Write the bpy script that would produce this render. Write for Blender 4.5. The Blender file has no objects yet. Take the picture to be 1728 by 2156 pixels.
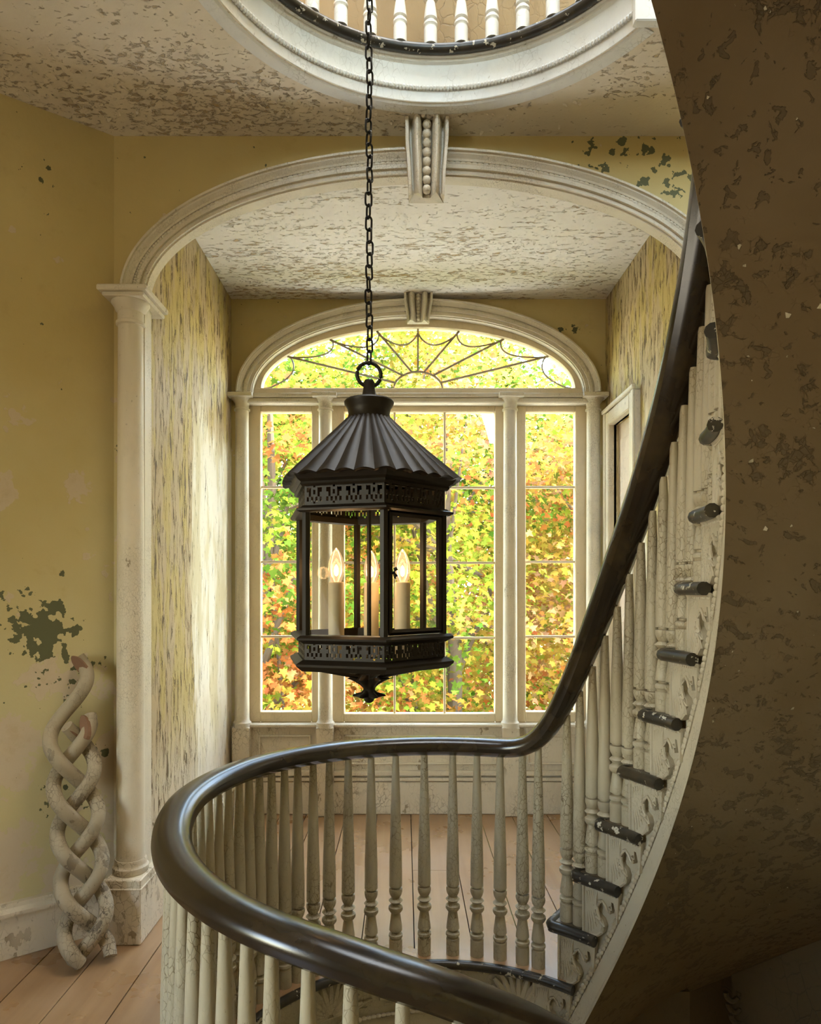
import bpy, math, random
import numpy as np
from mathutils import Vector, Matrix
random.seed(7); rng = np.random.default_rng(7)
S = bpy.context.scene
COL = S.collection
PI = math.pi
def rad(d): return d*PI/180

# ------------------------------------------------------------------ camera
cam = bpy.data.objects.new('camera', bpy.data.cameras.new('camera')); COL.objects.link(cam)
cam.location = (0, 0, 1.39); cam.rotation_euler = (PI/2, 0, 0)
cam.data.sensor_fit = 'VERTICAL'; cam.data.sensor_height = 36; cam.data.sensor_width = 36
cam.data.lens = 36*1450/2156
cam.data.shift_y = 165/2156; cam.data.shift_x = 12/2156
cam.data.clip_start = .02
S.camera = cam
# ------------------------------------------------------------------ world / sun / exposure
world = bpy.data.worlds.new('world'); S.world = world; world.use_nodes = True
wn = world.node_tree; wn.nodes.clear()
sky = wn.nodes.new('ShaderNodeTexSky'); sky.sky_type = 'NISHITA'; sky.sun_disc = False
sky.sun_elevation = rad(55); sky.sun_rotation = rad(110); sky.air_density = 1.2; sky.dust_density = 1.2; sky.ozone_density = 1.0
bg = wn.nodes.new('ShaderNodeBackground'); bg.inputs[1].default_value = 2.8
wo = wn.nodes.new('ShaderNodeOutputWorld')
tint = wn.nodes.new('ShaderNodeMix'); tint.data_type = 'RGBA'; tint.blend_type = 'MULTIPLY'; tint.inputs[0].default_value = 1; tint.inputs[7].default_value = (1, .92, .78, 1)   # hazy warm autumn sky
wn.links.new(sky.outputs[0], tint.inputs[6]); wn.links.new(tint.outputs[2], bg.inputs[0]); wn.links.new(bg.outputs[0], wo.inputs[0])
sun = bpy.data.objects.new('sun', bpy.data.lights.new('sun', 'SUN')); COL.objects.link(sun)
sun.data.energy = 12.0; sun.data.angle = rad(1.0); sun.data.color = (1, .93, .82)
# sun stands high on the right, its rays running along the house front
sun.rotation_euler = Vector((-0.55, 0.03, -0.84)).to_track_quat('-Z', 'Y').to_euler()
def area(name, loc, direction, sx, sy, power, color):
    l = bpy.data.lights.new(name, 'AREA'); l.shape = 'RECTANGLE'; l.size = sx; l.size_y = sy; l.energy = power; l.color = color
    o = bpy.data.objects.new(name, l); COL.objects.link(o); o.location = loc
    o.rotation_euler = Vector(direction).to_track_quat('-Z', 'Y').to_euler(); return o
area('side_fill_light', (-2.50, -.30, 1.45), (1, 0.25, 0.75), 0.9, 1.5, 13, (1, .90, .76))  # unseen fill lamp added to brighten the hall, tilted up at the ceiling
area('stair_skylight_daylight', (.1, 1.95, 5.85), (0, 0, -1), 3.0, 3.0, 60, (1, .92, .76))
for nm, lc, dr_, sx, sy in (('window_portal', (.083, 4.42, 1.75), (0,-1,0), 2.2, 2.9), ('skylight_portal', (.1, 1.95, 6.02), (0,0,-1), 3.4, 3.4), ('upper_opening_portal', (.1, -2.72, 4.82), (0,1,0), 2.8, 2.05)):
    area(nm, lc, dr_, sx, sy, 1, (1,1,1)).data.cycles.is_portal = True
vs = S.view_settings; vs.view_transform = 'Standard'; vs.look = 'None'; vs.gamma = 1; vs.use_curve_mapping = False
vs.exposure = 1.0
S.cycles.use_adaptive_sampling = True; S.cycles.adaptive_threshold = .06; S.cycles.use_light_tree = False; S.cycles.max_bounces = 6; S.cycles.diffuse_bounces = 3; S.cycles.glossy_bounces = 3; S.cycles.transmission_bounces = 6
S.cycles.transparent_max_bounces = 12; S.cycles.sample_clamp_indirect = 6; S.cycles.caustics_reflective = False; S.cycles.caustics_refractive = False

# ------------------------------------------------------------------ mesh helpers
class MB:
    def __init__(s): s.v = []; s.f = []
    def add(s, vs, fs):
        o = len(s.v); s.v += [tuple(p) for p in vs]; s.f += [tuple(i+o for i in f) for f in fs]; return s
    def box(s, x0, x1, y0, y1, z0, z1):
        return s.add([(x0,y0,z0),(x1,y0,z0),(x1,y1,z0),(x0,y1,z0),(x0,y0,z1),(x1,y0,z1),(x1,y1,z1),(x0,y1,z1)],
                     [(3,2,1,0),(4,5,6,7),(0,1,5,4),(1,2,6,5),(2,3,7,6),(3,0,4,7)])
    def bbox(s, x0, x1, y0, y1, z0, z1, b=.004):     # box with chamfered edges
        c = [(x0,x1),(y0,y1),(z0,z1)]; vs = []
        for i in range(8):
            sg = [(i>>k)&1 for k in range(3)]
            for ax in range(3):
                p = []
                for k in range(3):
                    lo, hi = c[k]; q = hi if sg[k] else lo
                    if k != ax: q += -b if sg[k] else b
                    p.append(q)
                vs.append(p)
        idx = lambda i, ax: i*3+ax
        fs = []
        for ax in range(3):
            u, w = (ax+1)%3, (ax+2)%3
            for sv in (0,1):
                q = [sv<<ax | a<<u | d<<w for a,d in ((0,0),(1,0),(1,1),(0,1))]
                fs.append(tuple(idx(i,ax) for i in (q if sv else q[::-1])))
        for ax in range(3):
            u, w = (ax+1)%3, (ax+2)%3
            for a in (0,1):
                for d in (0,1):
                    i0 = a<<u | d<<w; i1 = i0 | 1<<ax
                    f = (idx(i0,u), idx(i1,u), idx(i1,w), idx(i0,w))
                    fs.append(f if (a ^ d) else f[::-1])
        for i in range(8):
            f = (idx(i,0), idx(i,1), idx(i,2)); n = bin(i).count('1')
            fs.append(f if n % 2 else f[::-1])
        return s.add(vs, fs)
    def rings(s, R, closed=False, cap=True, wrap=True):
        n = len(R[0]); m = len(R); o = len(s.v)
        for r in R: s.v += [tuple(p) for p in r]
        for i in range(m if closed else m-1):
            for j in range(n if wrap else n-1):
                a = o+i*n+j; b = o+i*n+(j+1)%n; i2 = (i+1)%m
                s.f.append((a, b, o+i2*n+(j+1)%n, o+i2*n+j))
        if cap and not closed and wrap:
            s.f.append(tuple(o+j for j in range(n))[::-1]); s.f.append(tuple(o+(m-1)*n+j for j in range(n)))
        return s
    def lathe(s, prof, c=(0,0,0), seg=14, cap=True, a0=0, a1=360):
        full = abs(a1-a0) >= 360; n = seg if full else seg+1
        R = [[(c[0]+r*math.cos(rad(a0+(a1-a0)*k/seg)), c[1]+r*math.sin(rad(a0+(a1-a0)*k/seg)), c[2]+z) for k in range(n)] for r, z in prof]
        return s.rings(R, cap=cap and full, wrap=full)
    def tube(s, P, r, seg=8, closed=False, cap=True, up=(0,0,1), sy=1):
        P = [Vector(p) for p in P]; n = len(P); R = []; up = Vector(up)
        for i, p in enumerate(P):
            a = P[(i-1) % n] if (closed or i) else P[0]; b = P[(i+1) % n] if (closed or i < n-1) else P[-1]
            t = (b-a).normalized(); q = up if abs(t.dot(up)) < .95 else Vector((1,0,0))
            x = t.cross(q).normalized(); y = x.cross(t).normalized()
            rr = r[i] if isinstance(r, (list, tuple, np.ndarray)) else r
            R.append([p + x*rr*math.cos(2*PI*k/seg) + y*rr*sy*math.sin(2*PI*k/seg) for k in range(seg)])
        return s.rings(R, closed=closed, cap=cap)
    def extrude(s, poly, d):                       # planar polygon (list of 3D points) extruded by vector d
        n = len(poly); d = Vector(d); P = [Vector(p) for p in poly]
        return s.add(P + [p+d for p in P], [tuple(range(n))[::-1], tuple(range(n, 2*n))] + [(i, (i+1)%n, n+(i+1)%n, n+i) for i in range(n)])
    def mesh(s, name='mesh', smooth=False):
        me = bpy.data.meshes.new(name); me.from_pydata(s.v, [], s.f); me.validate(); me.update()
        if smooth:
            me.polygons.foreach_set('use_smooth', [True]*len(me.polygons))
            try: me.set_sharp_from_angle(angle=rad(40))
            except Exception: pass
        return me
    def build(s, name, mat, parent=None, smooth=False):
        return link(name, s.mesh(name, smooth), mat, parent)
def link(name, me, mat=None, parent=None):
    o = bpy.data.objects.new(name, me); COL.objects.link(o)
    if mat and not me.materials: me.materials.append(mat)
    if parent: o.parent = parent; o.matrix_parent_inverse = Matrix.Translation(-parent.location)
    return o
def tag(o, label=None, cat=None, group=None, kind=None):
    for k, v in (('label',label),('category',cat),('group',group),('kind',kind)):
        if v: o[k] = v
    return o
def empty(name, loc=(0,0,0)):
    o = bpy.data.objects.new(name, None); COL.objects.link(o); o.location = loc; o.empty_display_size = .1; return o
def struct(o, label, cat='trim'): return tag(o, label, cat, None, 'structure')

# ------------------------------------------------------------------ materials
class NT:
    def __init__(s, name):
        s.m = bpy.data.materials.new(name); s.m.use_nodes = True; s.t = s.m.node_tree; s.t.nodes.clear()
        s.out = s.n('ShaderNodeOutputMaterial'); s.geo = s.n('ShaderNodeNewGeometry')
    def n(s, k, **kw):
        x = s.t.nodes.new(k)
        for a, b in kw.items(): setattr(x, a, b)
        return x
    def L(s, a, b): s.t.links.new(a, b)
    def setin(s, sock, v):
        if hasattr(v, 'is_output') or isinstance(v, bpy.types.NodeSocket): s.L(v, sock)
        else: sock.default_value = (*v, 1) if isinstance(v, (tuple, list)) and len(v) == 3 and sock.type == 'RGBA' else v
    def coord(s, sc=(1,1,1), obj=False):
        mp = s.n('ShaderNodeMapping'); mp.inputs['Scale'].default_value = sc
        s.L(s.n('ShaderNodeTexCoord').outputs['Object'] if obj else s.geo.outputs['Position'], mp.inputs['Vector']); return mp.outputs[0]
    def noise(s, sc=5, det=6, rough=.6, v=None, dist=0):
        x = s.n('ShaderNodeTexNoise'); x.inputs['Scale'].default_value = sc; x.inputs['Detail'].default_value = min(det, 4.5)
        x.inputs['Roughness'].default_value = rough; x.inputs['Distortion'].default_value = dist
        s.L(v if v else s.geo.outputs['Position'], x.inputs['Vector']); return x.outputs[0]
    def voro(s, sc=30, v=None, feat='DISTANCE_TO_EDGE'):
        x = s.n('ShaderNodeTexVoronoi', feature=feat); x.inputs['Scale'].default_value = sc
        s.L(v if v else s.geo.outputs['Position'], x.inputs['Vector']); return x.outputs['Distance']
    def ramp(s, f, a, b):                            # smooth 0..1 between a and b
        x = s.n('ShaderNodeMapRange'); x.interpolation_type = 'SMOOTHSTEP'
        x.inputs[1].default_value = a; x.inputs[2].default_value = b; s.L(f, x.inputs[0]); return x.outputs[0]
    def math(s, op, a, b=0.0, c=None):
        x = s.n('ShaderNodeMath', operation=op)
        s.setin(x.inputs[0], a); s.setin(x.inputs[1], b)
        if c is not None: s.setin(x.inputs[2], c)
        return x.outputs[0]
    def mix(s, f, a, b):
        x = s.n('ShaderNodeMix', data_type='RGBA')
        s.setin(x.inputs[0], f); s.setin(x.inputs[6], a); s.setin(x.inputs[7], b); return x.outputs[2]
    def xyz(s):
        x = s.n('ShaderNodeSeparateXYZ'); s.L(s.geo.outputs['Position'], x.inputs[0]); return x.outputs
    def blob(s, c, r):                               # 1 at c falling to 0 at distance r
        d = s.n('ShaderNodeVectorMath', operation='DISTANCE'); s.L(s.geo.outputs['Position'], d.inputs[0]); d.inputs[1].default_value = c
        return s.ramp(d.outputs['Value'], r, 0)
    def bsdf(s, col, rough=.6, bump=None, bs=.3, bd=.01, metal=0, spec=.5, coat=0, **kw):
        p = s.n('ShaderNodeBsdfPrincipled')
        s.setin(p.inputs['Base Color'], col); s.setin(p.inputs['Roughness'], rough); s.setin(p.inputs['Metallic'], metal)
        p.inputs['Specular IOR Level'].default_value = spec
        if coat: p.inputs['Coat Weight'].default_value = coat; p.inputs['Coat Roughness'].default_value = kw.get('coat_rough', .12)
        if bump is not None:
            b = s.n('ShaderNodeBump'); b.inputs['Strength'].default_value = bs; b.inputs['Distance'].default_value = bd
            s.L(bump, b.inputs['Height']); s.L(b.outputs[0], p.inputs['Normal'])
        s.L(p.outputs[0], s.out.inputs[0]); return s.m
M = {}
def m_wall(name, greens=(), pale=0.0):
    t = NT(name); x, y, z = t.xyz()
    big = t.noise(1.1, 5, .6); mid = t.noise(4.5, 8, .65); fine = t.noise(60, 4, .6)
    col = t.mix(t.ramp(big, .35, .68), (.56, .43, .175), (.60, .475, .22))
    # worn yellow turns paler grey-green lower down, with light from above painted in
    fade_light = t.ramp(t.math('ADD', t.math('MULTIPLY', z, -.42), t.math('MULTIPLY', big, .9)), -.62, .02)
    col = t.mix(t.math('MULTIPLY', fade_light, .75), col, (.60, .53, .30))
    # bare plaster patches, mostly near the foot of the wall
    low = t.math('SUBTRACT', mid, t.math('MULTIPLY', z, .07))
    bare = t.ramp(low, .452-pale, .475-pale)
    col = t.mix(t.math('MULTIPLY', bare, .85), col, (.62, .50, .36))
    col = t.mix(t.math('MULTIPLY', t.ramp(t.noise(9, 6, .7), .55, .8), .35), col, (.42, .29, .10))
    g = t.noise(24, 5, .5)
    msum = None
    for c, r in greens:
        b = t.blob(c, r); msum = b if msum is None else t.math('ADD', msum, b)
    thr = t.math('SUBTRACT', .735, t.math('MULTIPLY', msum, .18)) if msum is not None else .735
    gm = t.math('GREATER_THAN', g, thr)
    col = t.mix(gm, col, (.125, .125, .062))
    h = t.math('SUBTRACT', t.math('MULTIPLY', fine, .25), t.math('ADD', t.math('MULTIPLY', gm, .8), t.math('MULTIPLY', bare, .25)))
    return t.bsdf(col, .62, h, .55, .004, spec=.3)
def m_ceiling(name, edges=True):
    t = NT(name); x, y, z = t.xyz()
    big = t.noise(1.6, 4, .6)
    fl = t.noise(56, 6, .62, t.coord((.55 if edges else .4, 1, 1)), .6)
    reg = t.noise(3.2, 5, .7, t.coord((.6, 1, 1) if edges else (.35, 1.6, 1)))
    # flaking gets worse towards the corner with the walls
    d = t.ramp(t.math('SUBTRACT', t.math('MULTIPLY', y, 1.0), t.math('MULTIPLY', x, .55)), 1.6, 3.6) if edges else t.ramp(y, 2.8, 4.4)
    thr = t.math('SUBTRACT', t.math('SUBTRACT', .735 if edges else .705, t.math('MULTIPLY', d, .075)), t.math('MULTIPLY', t.ramp(reg, .40, .66), .115))
    over = t.math('SUBTRACT', fl, thr)
    mask = t.ramp(over, 0.0, .02)
    curl = t.math('MULTIPLY', t.ramp(over, -.05, 0.0), t.math('SUBTRACT', 1.0, mask))
    col = t.mix(t.ramp(big, .35, .7), *(((.70, .605, .46), (.78, .69, .54)) if edges else ((.80, .74, .65), (.86, .80, .72))))
    col = t.mix(t.math('MULTIPLY', t.ramp(over, -.02, .03), .75 if edges else .85), col, (.38, .27, .14) if edges else (.40, .26, .11))
    col = t.mix(t.math('MULTIPLY', t.ramp(over, .06, .12), .6), col, (.46, .30, .12))
    h = t.math('ADD', t.math('SUBTRACT', t.math('MULTIPLY', curl, .9), mask), t.math('MULTIPLY', t.noise(90, 3), .1))
    return t.bsdf(col, .7, h, .8, .008, spec=.25)
def m_alcovewall(name):
    t = NT(name); x, y, z = t.xyz()
    v = t.coord((1, 1, .22))
    n1 = t.noise(9, 6, .6, v); n2 = t.noise(40, 7, .65, t.coord((1,1,.20)), .6)
    col = t.mix(t.ramp(n1, .45, .53), (.50, .375, .135), (.48, .36, .20))
    # ragged white strip beside the window: bare plaster with a painted daylight streak
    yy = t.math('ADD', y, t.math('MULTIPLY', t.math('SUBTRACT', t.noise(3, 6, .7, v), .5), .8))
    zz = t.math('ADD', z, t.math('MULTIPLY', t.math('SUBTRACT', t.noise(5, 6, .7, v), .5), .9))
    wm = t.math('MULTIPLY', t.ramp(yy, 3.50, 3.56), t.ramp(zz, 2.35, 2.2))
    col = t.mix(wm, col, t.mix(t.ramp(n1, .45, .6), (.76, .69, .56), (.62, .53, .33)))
    lowm = t.ramp(t.math('ADD', z, t.math('MULTIPLY', n1, .9)), 1.35, .9)
    col = t.mix(t.math('MULTIPLY', lowm, .7), col, (.64, .54, .40))
    thr = t.math('ADD', .578, t.math('MULTIPLY', wm, .08))
    over = t.math('SUBTRACT', n2, thr); cr = t.ramp(over, 0, .03)
    col = t.mix(cr, col, (.13, .08, .03))
    h = t.math('SUBTRACT', t.math('MULTIPLY', t.ramp(over, -.08, 0), .6), t.math('MULTIPLY', cr, 1.4))
    return t.bsdf(col, .62, h, .8, .008, spec=.35)
def m_paint(name, c, dirt=(.26,.19,.10), crack=70, amount=.5, rough=.5, chips=.0, obj=False, stretch=(1,1,.6)):
    t = NT(name)
    co = t.coord(stretch, obj)
    wob = t.n('ShaderNodeVectorMath', operation='ADD'); t.L(co, wob.inputs[0])
    nz = t.n('ShaderNodeTexNoise'); nz.inputs['Scale'].default_value = 22; nz.inputs['Detail'].default_value = 3; t.L(co, nz.inputs['Vector'])
    sc = t.n('ShaderNodeVectorMath', operation='SCALE'); t.L(nz.outputs['Color'], sc.inputs[0]); sc.inputs['Scale'].default_value = .03; t.L(sc.outputs[0], wob.inputs[1])
    vd = t.voro(crack, wob.outputs[0]); zone = t.ramp(t.noise(5, 5, .65, co), .42, .66)
    cr = t.math('MULTIPLY', t.ramp(vd, .055, .015), t.math('MULTIPLY', zone, amount))
    grime = t.ramp(t.noise(7, 7, .7, co), .45, .8)
    col = t.mix(t.math('MULTIPLY', grime, .42), c, tuple(k*.62 for k in c))
    col = t.mix(cr, col, dirt)
    spk = t.ramp(t.noise(85, 4, .6, co), .66, .72)
    col = t.mix(t.math('MULTIPLY', spk, .45), col, dirt)
    h = t.math('SUBTRACT', t.math('MULTIPLY', t.noise(60, 4, .6, co), .35), cr)
    if chips:
        ch = t.math('MULTIPLY', t.ramp(t.noise(14, 7, .65, co), .70-chips, .72-chips), t.ramp(t.noise(2.5, 3, .5, co), .42, .6))
        col = t.mix(t.math('MULTIPLY', ch, .8), col, dirt); h = t.math('SUBTRACT', h, ch)
    return t.bsdf(col, rough, h, .5, .004, spec=.4)
M['wall'] = m_wall('ochre_distemper', [((-1.47,2.63,1.27), .30), ((-1.40,2.7,1.25), .2), ((-1.43,2.68,3.03), .10), ((.79,2.85,3.19), .14), ((1.05,2.85,3.16), .42), ((1.02,4.3,2.99), .22), ((-1.32,2.76,1.05), .22), ((-1.36,2.73,.55), .2), ((-1.24,2.82,.75), .12)])
M['upper_wall'] = m_paint('upper_wall_plaster', (.27,.19,.085), (.12,.08,.035), 25, .4, .7, .1)
M['ceiling'] = m_ceiling('flaking_ceiling_paint')
M['ceiling_alcove'] = m_ceiling('flaking_alcove_ceiling_paint', False)
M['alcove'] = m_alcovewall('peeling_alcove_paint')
M['white'] = m_paint('old_white_paint', (.71,.625,.475), crack=105, amount=.65, chips=.02)
M['base'] = m_paint('scuffed_white_paint', (.70,.61,.46), crack=45, amount=.7, chips=.10, rough=.55)
M['ring'] = m_paint('crazed_white_paint', (.76,.74,.68), dirt=(.35,.3,.22), crack=45, amount=.35, chips=.03, rough=.4)
M['baluster'] = m_paint('crazed_cream_paint', (.46,.395,.275), dirt=(.17,.125,.06), crack=75, amount=.9, chips=.0, rough=.45)
M['string'] = m_paint('aged_cream_paint', (.53,.465,.345), dirt=(.17,.125,.06), crack=95, amount=.4, chips=.02, rough=.5)
M['sash'] = m_paint('cream_sash_paint', (.70,.565,.36), crack=30, amount=.15, rough=.5)
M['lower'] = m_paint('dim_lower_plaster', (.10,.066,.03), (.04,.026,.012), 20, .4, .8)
def m_soffit():
    t = NT('blistered_soffit_plaster')
    reg = t.ramp(t.noise(2.6, 6, .7), .42, .62); n = t.noise(26, 6, .62, None, .5); vd = t.voro(55)
    edge = t.math('MULTIPLY', t.ramp(vd, .05, .01), t.math('MULTIPLY', reg, t.ramp(n, .45, .6)))
    pl = t.ramp(t.math('ADD', n, t.math('MULTIPLY', reg, .12)), .60, .63)
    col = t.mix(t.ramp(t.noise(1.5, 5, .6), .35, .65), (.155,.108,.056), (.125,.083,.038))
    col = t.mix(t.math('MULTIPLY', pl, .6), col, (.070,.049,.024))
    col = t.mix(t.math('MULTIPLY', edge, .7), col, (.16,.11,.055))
    h = t.math('SUBTRACT', t.math('MULTIPLY', t.noise(60,4), .3), t.math('ADD', t.math('MULTIPLY', pl, .7), edge))
    return t.bsdf(col, .75, h, .8, .006, spec=.25)
M['soffit'] = m_soffit()
def m_rail():
    t = NT('polished_dark_handrail')
    n = t.noise(5, 5, .6); g = t.noise(120, 3, .5)
    worn = t.ramp(n, .4, .7)
    col = t.mix(worn, (.016,.010,.006), (.045,.029,.013))
    return t.bsdf(col, .24, None, 0, .001, spec=.5, coat=.1, coat_rough=.2)
M['rail'] = m_rail()
def m_black():
    t = NT('chipped_black_paint')
    ch = t.ramp(t.math('ADD', t.noise(34, 6, .6), t.math('MULTIPLY', t.noise(6, 2), .2)), .72, .735)
    n = t.noise(12, 5, .6)
    col = t.mix(t.ramp(n, .4, .7), (.018,.015,.011), (.05,.037,.02)); col = t.mix(ch, col, (.5,.46,.36))
    return t.bsdf(col, .38, t.math('SUBTRACT', t.math('MULTIPLY', n, .2), ch), .5, .003)
M['black'] = m_black()
def m_tread():
    t = NT('worn_tread_paint'); n = t.noise(16, 6, .65)
    return t.bsdf(t.mix(t.ramp(n, .35, .7), (.06,.045,.025), (.16,.115,.06)), .5, n, .2, .003)
M['tread'] = m_tread()
def m_floor():
    t = NT('worn_floor_boards')
    g = t.noise(14, 8, .65, t.coord((1, .06, 1)), .4); w = t.noise(2.2, 6, .65)
    oi = t.n('ShaderNodeObjectInfo')
    col = t.mix(t.ramp(g, .3, .7), (.28,.155,.065), (.37,.22,.10))
    col = t.mix(t.math('MULTIPLY', t.ramp(w, .34, .74), .5), col, (.42,.29,.18))
    col = t.mix(t.math('MULTIPLY', oi.outputs['Random'], .22), col, (.34,.19,.09))
    sp = t.ramp(t.noise(70, 5, .6), .68, .74); col = t.mix(t.math('MULTIPLY', sp, .5), col, (.2,.12,.06))
    return t.bsdf(col, t.math('ADD', .18, t.math('MULTIPLY', w, .22)), g, .12, .002, spec=.6)
M['floor'] = m_floor()
def m_simple(name, c, rough=.5, metal=0, spec=.5, bump=0):
    t = NT(name); n = t.noise(30, 4, .6)
    return t.bsdf(t.mix(t.math('MULTIPLY', n, .5), c, tuple(k*.6 for k in c)), rough, n if bump else None, bump, .002, metal, spec)
M['bronze'] = m_simple('dark_bronze', (.020,.014,.008), .46, .2, .35, .1)
M['iron'] = m_simple('black_iron', (.02,.017,.013), .45, .6, .5, .1)
M['sleeve'] = m_simple('ivory_candle_sleeve', (.78,.66,.46), .5)
M['hole'] = m_simple('dark_gap', (.02,.014,.008), .9)
M['came'] = m_simple('lead_came', (.34,.27,.165), .5)
M['bark'] = m_simple('maple_bark', (.13,.10,.075), .9, 0, .2, .5)
M['bounce_white'] = m_simple('pale_bounce_white', (.84,.83,.80), .8, 0, .2)  # white of the added slab that reflects sun into the alcove
M['ground'] = m_simple('autumn_lawn', (.20,.24,.05), .9, 0, .2)
M['door'] = m_paint('pale_pink_paint', (.76,.64,.52), crack=30, amount=.3)
M['cutwood'] = m_simple('bare_cut_wood', (.26,.145,.085), .75, 0, .3, .3)
M['carved'] = m_paint('flaking_carved_paint', (.37,.305,.205), dirt=(.10,.075,.045), crack=60, amount=.8, chips=.12, rough=.6)
def m_glass(name, tint, fac=1.0, ior=1.45):
    t = NT(name); tr = t.n('ShaderNodeBsdfTransparent'); tr.inputs[0].default_value = (*tint, 1)
    gl = t.n('ShaderNodeBsdfGlossy'); gl.inputs['Roughness'].default_value = .02
    fr = t.n('ShaderNodeFresnel'); t.L(t.math('SUBTRACT', ior, t.math('MULTIPLY', t.geo.outputs['Backfacing'], ior-1/ior)), fr.inputs[0])
    mx = t.n('ShaderNodeMixShader'); t.L(t.math('MULTIPLY', fr.outputs[0], fac), mx.inputs[0]); t.L(tr.outputs[0], mx.inputs[1]); t.L(gl.outputs[0], mx.inputs[2])
    t.L(mx.outputs[0], t.out.inputs[0]); return t.m
M['pane'] = m_glass('window_glass', (.97,.975,.96)); M['lantern_glass'] = m_glass('lantern_glass', (.95,.93,.87), .45)
M['tinted'] = m_glass('tinted_skylight_glass', (.70,.70,.67))
def m_bulb():
    t = NT('clear_lit_bulb'); tr = t.n('ShaderNodeBsdfTransparent'); tr.inputs[0].default_value = (1,.93,.8,1)
    gl = t.n('ShaderNodeBsdfGlossy'); gl.inputs['Roughness'].default_value = .05
    em = t.n('ShaderNodeEmission'); em.inputs[0].default_value = (1,.66,.36,1); em.inputs[1].default_value = .62
    lw = t.n('ShaderNodeLayerWeight'); lw.inputs[0].default_value = .35
    a = t.n('ShaderNodeMixShader'); a.inputs[0].default_value = .45; t.L(tr.outputs[0], a.inputs[1]); t.L(em.outputs[0], a.inputs[2])
    b = t.n('ShaderNodeMixShader'); t.L(t.math('MULTIPLY', lw.outputs['Fresnel'], .5), b.inputs[0]); t.L(a.outputs[0], b.inputs[1]); t.L(gl.outputs[0], b.inputs[2])
    t.L(b.outputs[0], t.out.inputs[0]); return t.m
M['bulb'] = m_bulb()
def m_emit(name, c, s):
    t = NT(name); e = t.n('ShaderNodeEmission'); e.inputs[0].default_value = (*c,1); e.inputs[1].default_value = s; t.L(e.outputs[0], t.out.inputs[0]); return t.m
M['filament'] = m_emit('glowing_filament', (1,.72,.42), 9)
def m_leaf():
    t = NT('maple_leaves'); a = t.n('ShaderNodeAttribute'); a.attribute_name = 'leaf_colour'
    d = t.n('ShaderNodeBsdfDiffuse'); tl = t.n('ShaderNodeBsdfTranslucent'); t.L(a.outputs['Color'], d.inputs[0]); t.L(a.outputs['Color'], tl.inputs[0])
    mx = t.n('ShaderNodeMixShader'); mx.inputs[0].default_value = .5; t.L(d.outputs[0], mx.inputs[1]); t.L(tl.outputs[0], mx.inputs[2])
    t.L(mx.outputs[0], t.out.inputs[0]); return t.m
M['leaf'] = m_leaf()

# ------------------------------------------------------------------ key dimensions (metres; landing floor = 0, camera side = -Y)
CX, CY, WA, WB = .12, 1.94, .73, .685            # stair well ellipse
def W(th, off=0.0, z=None):
    p = (CX+(WA+off)*math.cos(rad(th)), CY+(WB+off)*math.sin(rad(th)))
    return p if z is None else (p[0], p[1], z)
RISE, TH0, DTH = .2016, 61.4, 7.8
NT_ = 17
def nosing_z(th): return RISE*(TH0-th)/DTH
YN, YF = 2.85, 4.30                                # arch wall, window wall
AX, AHW = .086, 1.168                              # alcove axis, half width
AL, AR = AX-AHW, AX+AHW
HC, HA = 3.27, 3.208                               # hall ceiling, alcove ceiling
UF = 3.455                                         # upper floor
s_ = YF/1450
def Xp(px): return (px-852)*s_
def Zp(py): return 1.39-(py-1243)*s_

# ================================================================== STRUCTURE
# floor boards, each one a child of the floor
floor = struct(empty('floor'), 'worn wide wooden floor boards of landing and window alcove', 'floor')
def y_far(x):                                      # far edge of the well / foot of the flight at this x
    if x < CX-WA: return None
    x61, y61 = W(TH0-DTH-.4)
    if x <= x61: return CY+WB*math.sqrt(max(0, 1-((x-CX)/WA)**2))
    return y61+(x-x61)*1.24
def y_near(x): return CY-WB*math.sqrt(max(0, 1-((x-CX)/WA)**2))
def plank(x0, x1, f0, f1, parent=floor):
    g = .0022; x0 += g; x1 -= g; n = 8
    xs = [x0+(x1-x0)*k/n for k in range(n+1)]
    poly = [(x, f0(x), 0) for x in xs] + [(x, f1(x), 0) for x in reversed(xs)]
    dz = random.uniform(-.002, 0); poly = [(a, b, dz) for a, b, c in poly]
    MB().extrude(poly[::-1], (0,0,-.03)).build('floor_board', M['floor'], parent)
def lw(x):                                         # face of oblique left wall, extended by the front wall
    return YN if x > -1.203 else YN+(x+1.203)*.75
edges = [-2.6]
while edges[-1] < 1.5: edges.append(edges[-1]+random.uniform(.19, .235))
for x0, x1 in zip(edges, edges[1:]):
    xm = (x0+x1)/2; c1 = lambda v: (YF if AL-.1 < v < AR+.1 else lw(v))
    if AL-.15 < xm < AR+.15:
        far1 = lambda v: YF+.02
    else: far1 = lambda v: lw(v)+.01
    if x1 < CX-WA or x0 < CX-WA:
        ym = random.uniform(.3, 1.2)
        plank(x0, min(x1, CX-WA), lambda v: -2.6, lambda v: ym); plank(x0, min(x1, CX-WA), lambda v: ym+.003, far1)
        if x1 > CX-WA+.01:
            plank(CX-WA, x1, lambda v: y_far(v), far1); plank(CX-WA, x1, lambda v: -2.6, y_near)
    else:
        ya = max(y_far(x0), y_far(x1))
        if x0 < AR+.05:
            if ya < YF-.1:
                if random.random() < .4 and ya < 3.1: plank(x0, x1, y_far, lambda v: 3.42); plank(x0, x1, lambda v: 3.423, far1)
                else: plank(x0, x1, lambda v: min(y_far(v), 4.2), far1)
        if x1 < .32: plank(x0, x1, lambda v: -2.6, y_near)
MB().box(-2.6, .3, YN-.1, YF, -.3, -.04).build('subfloor', M['hole'], floor)
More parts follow.
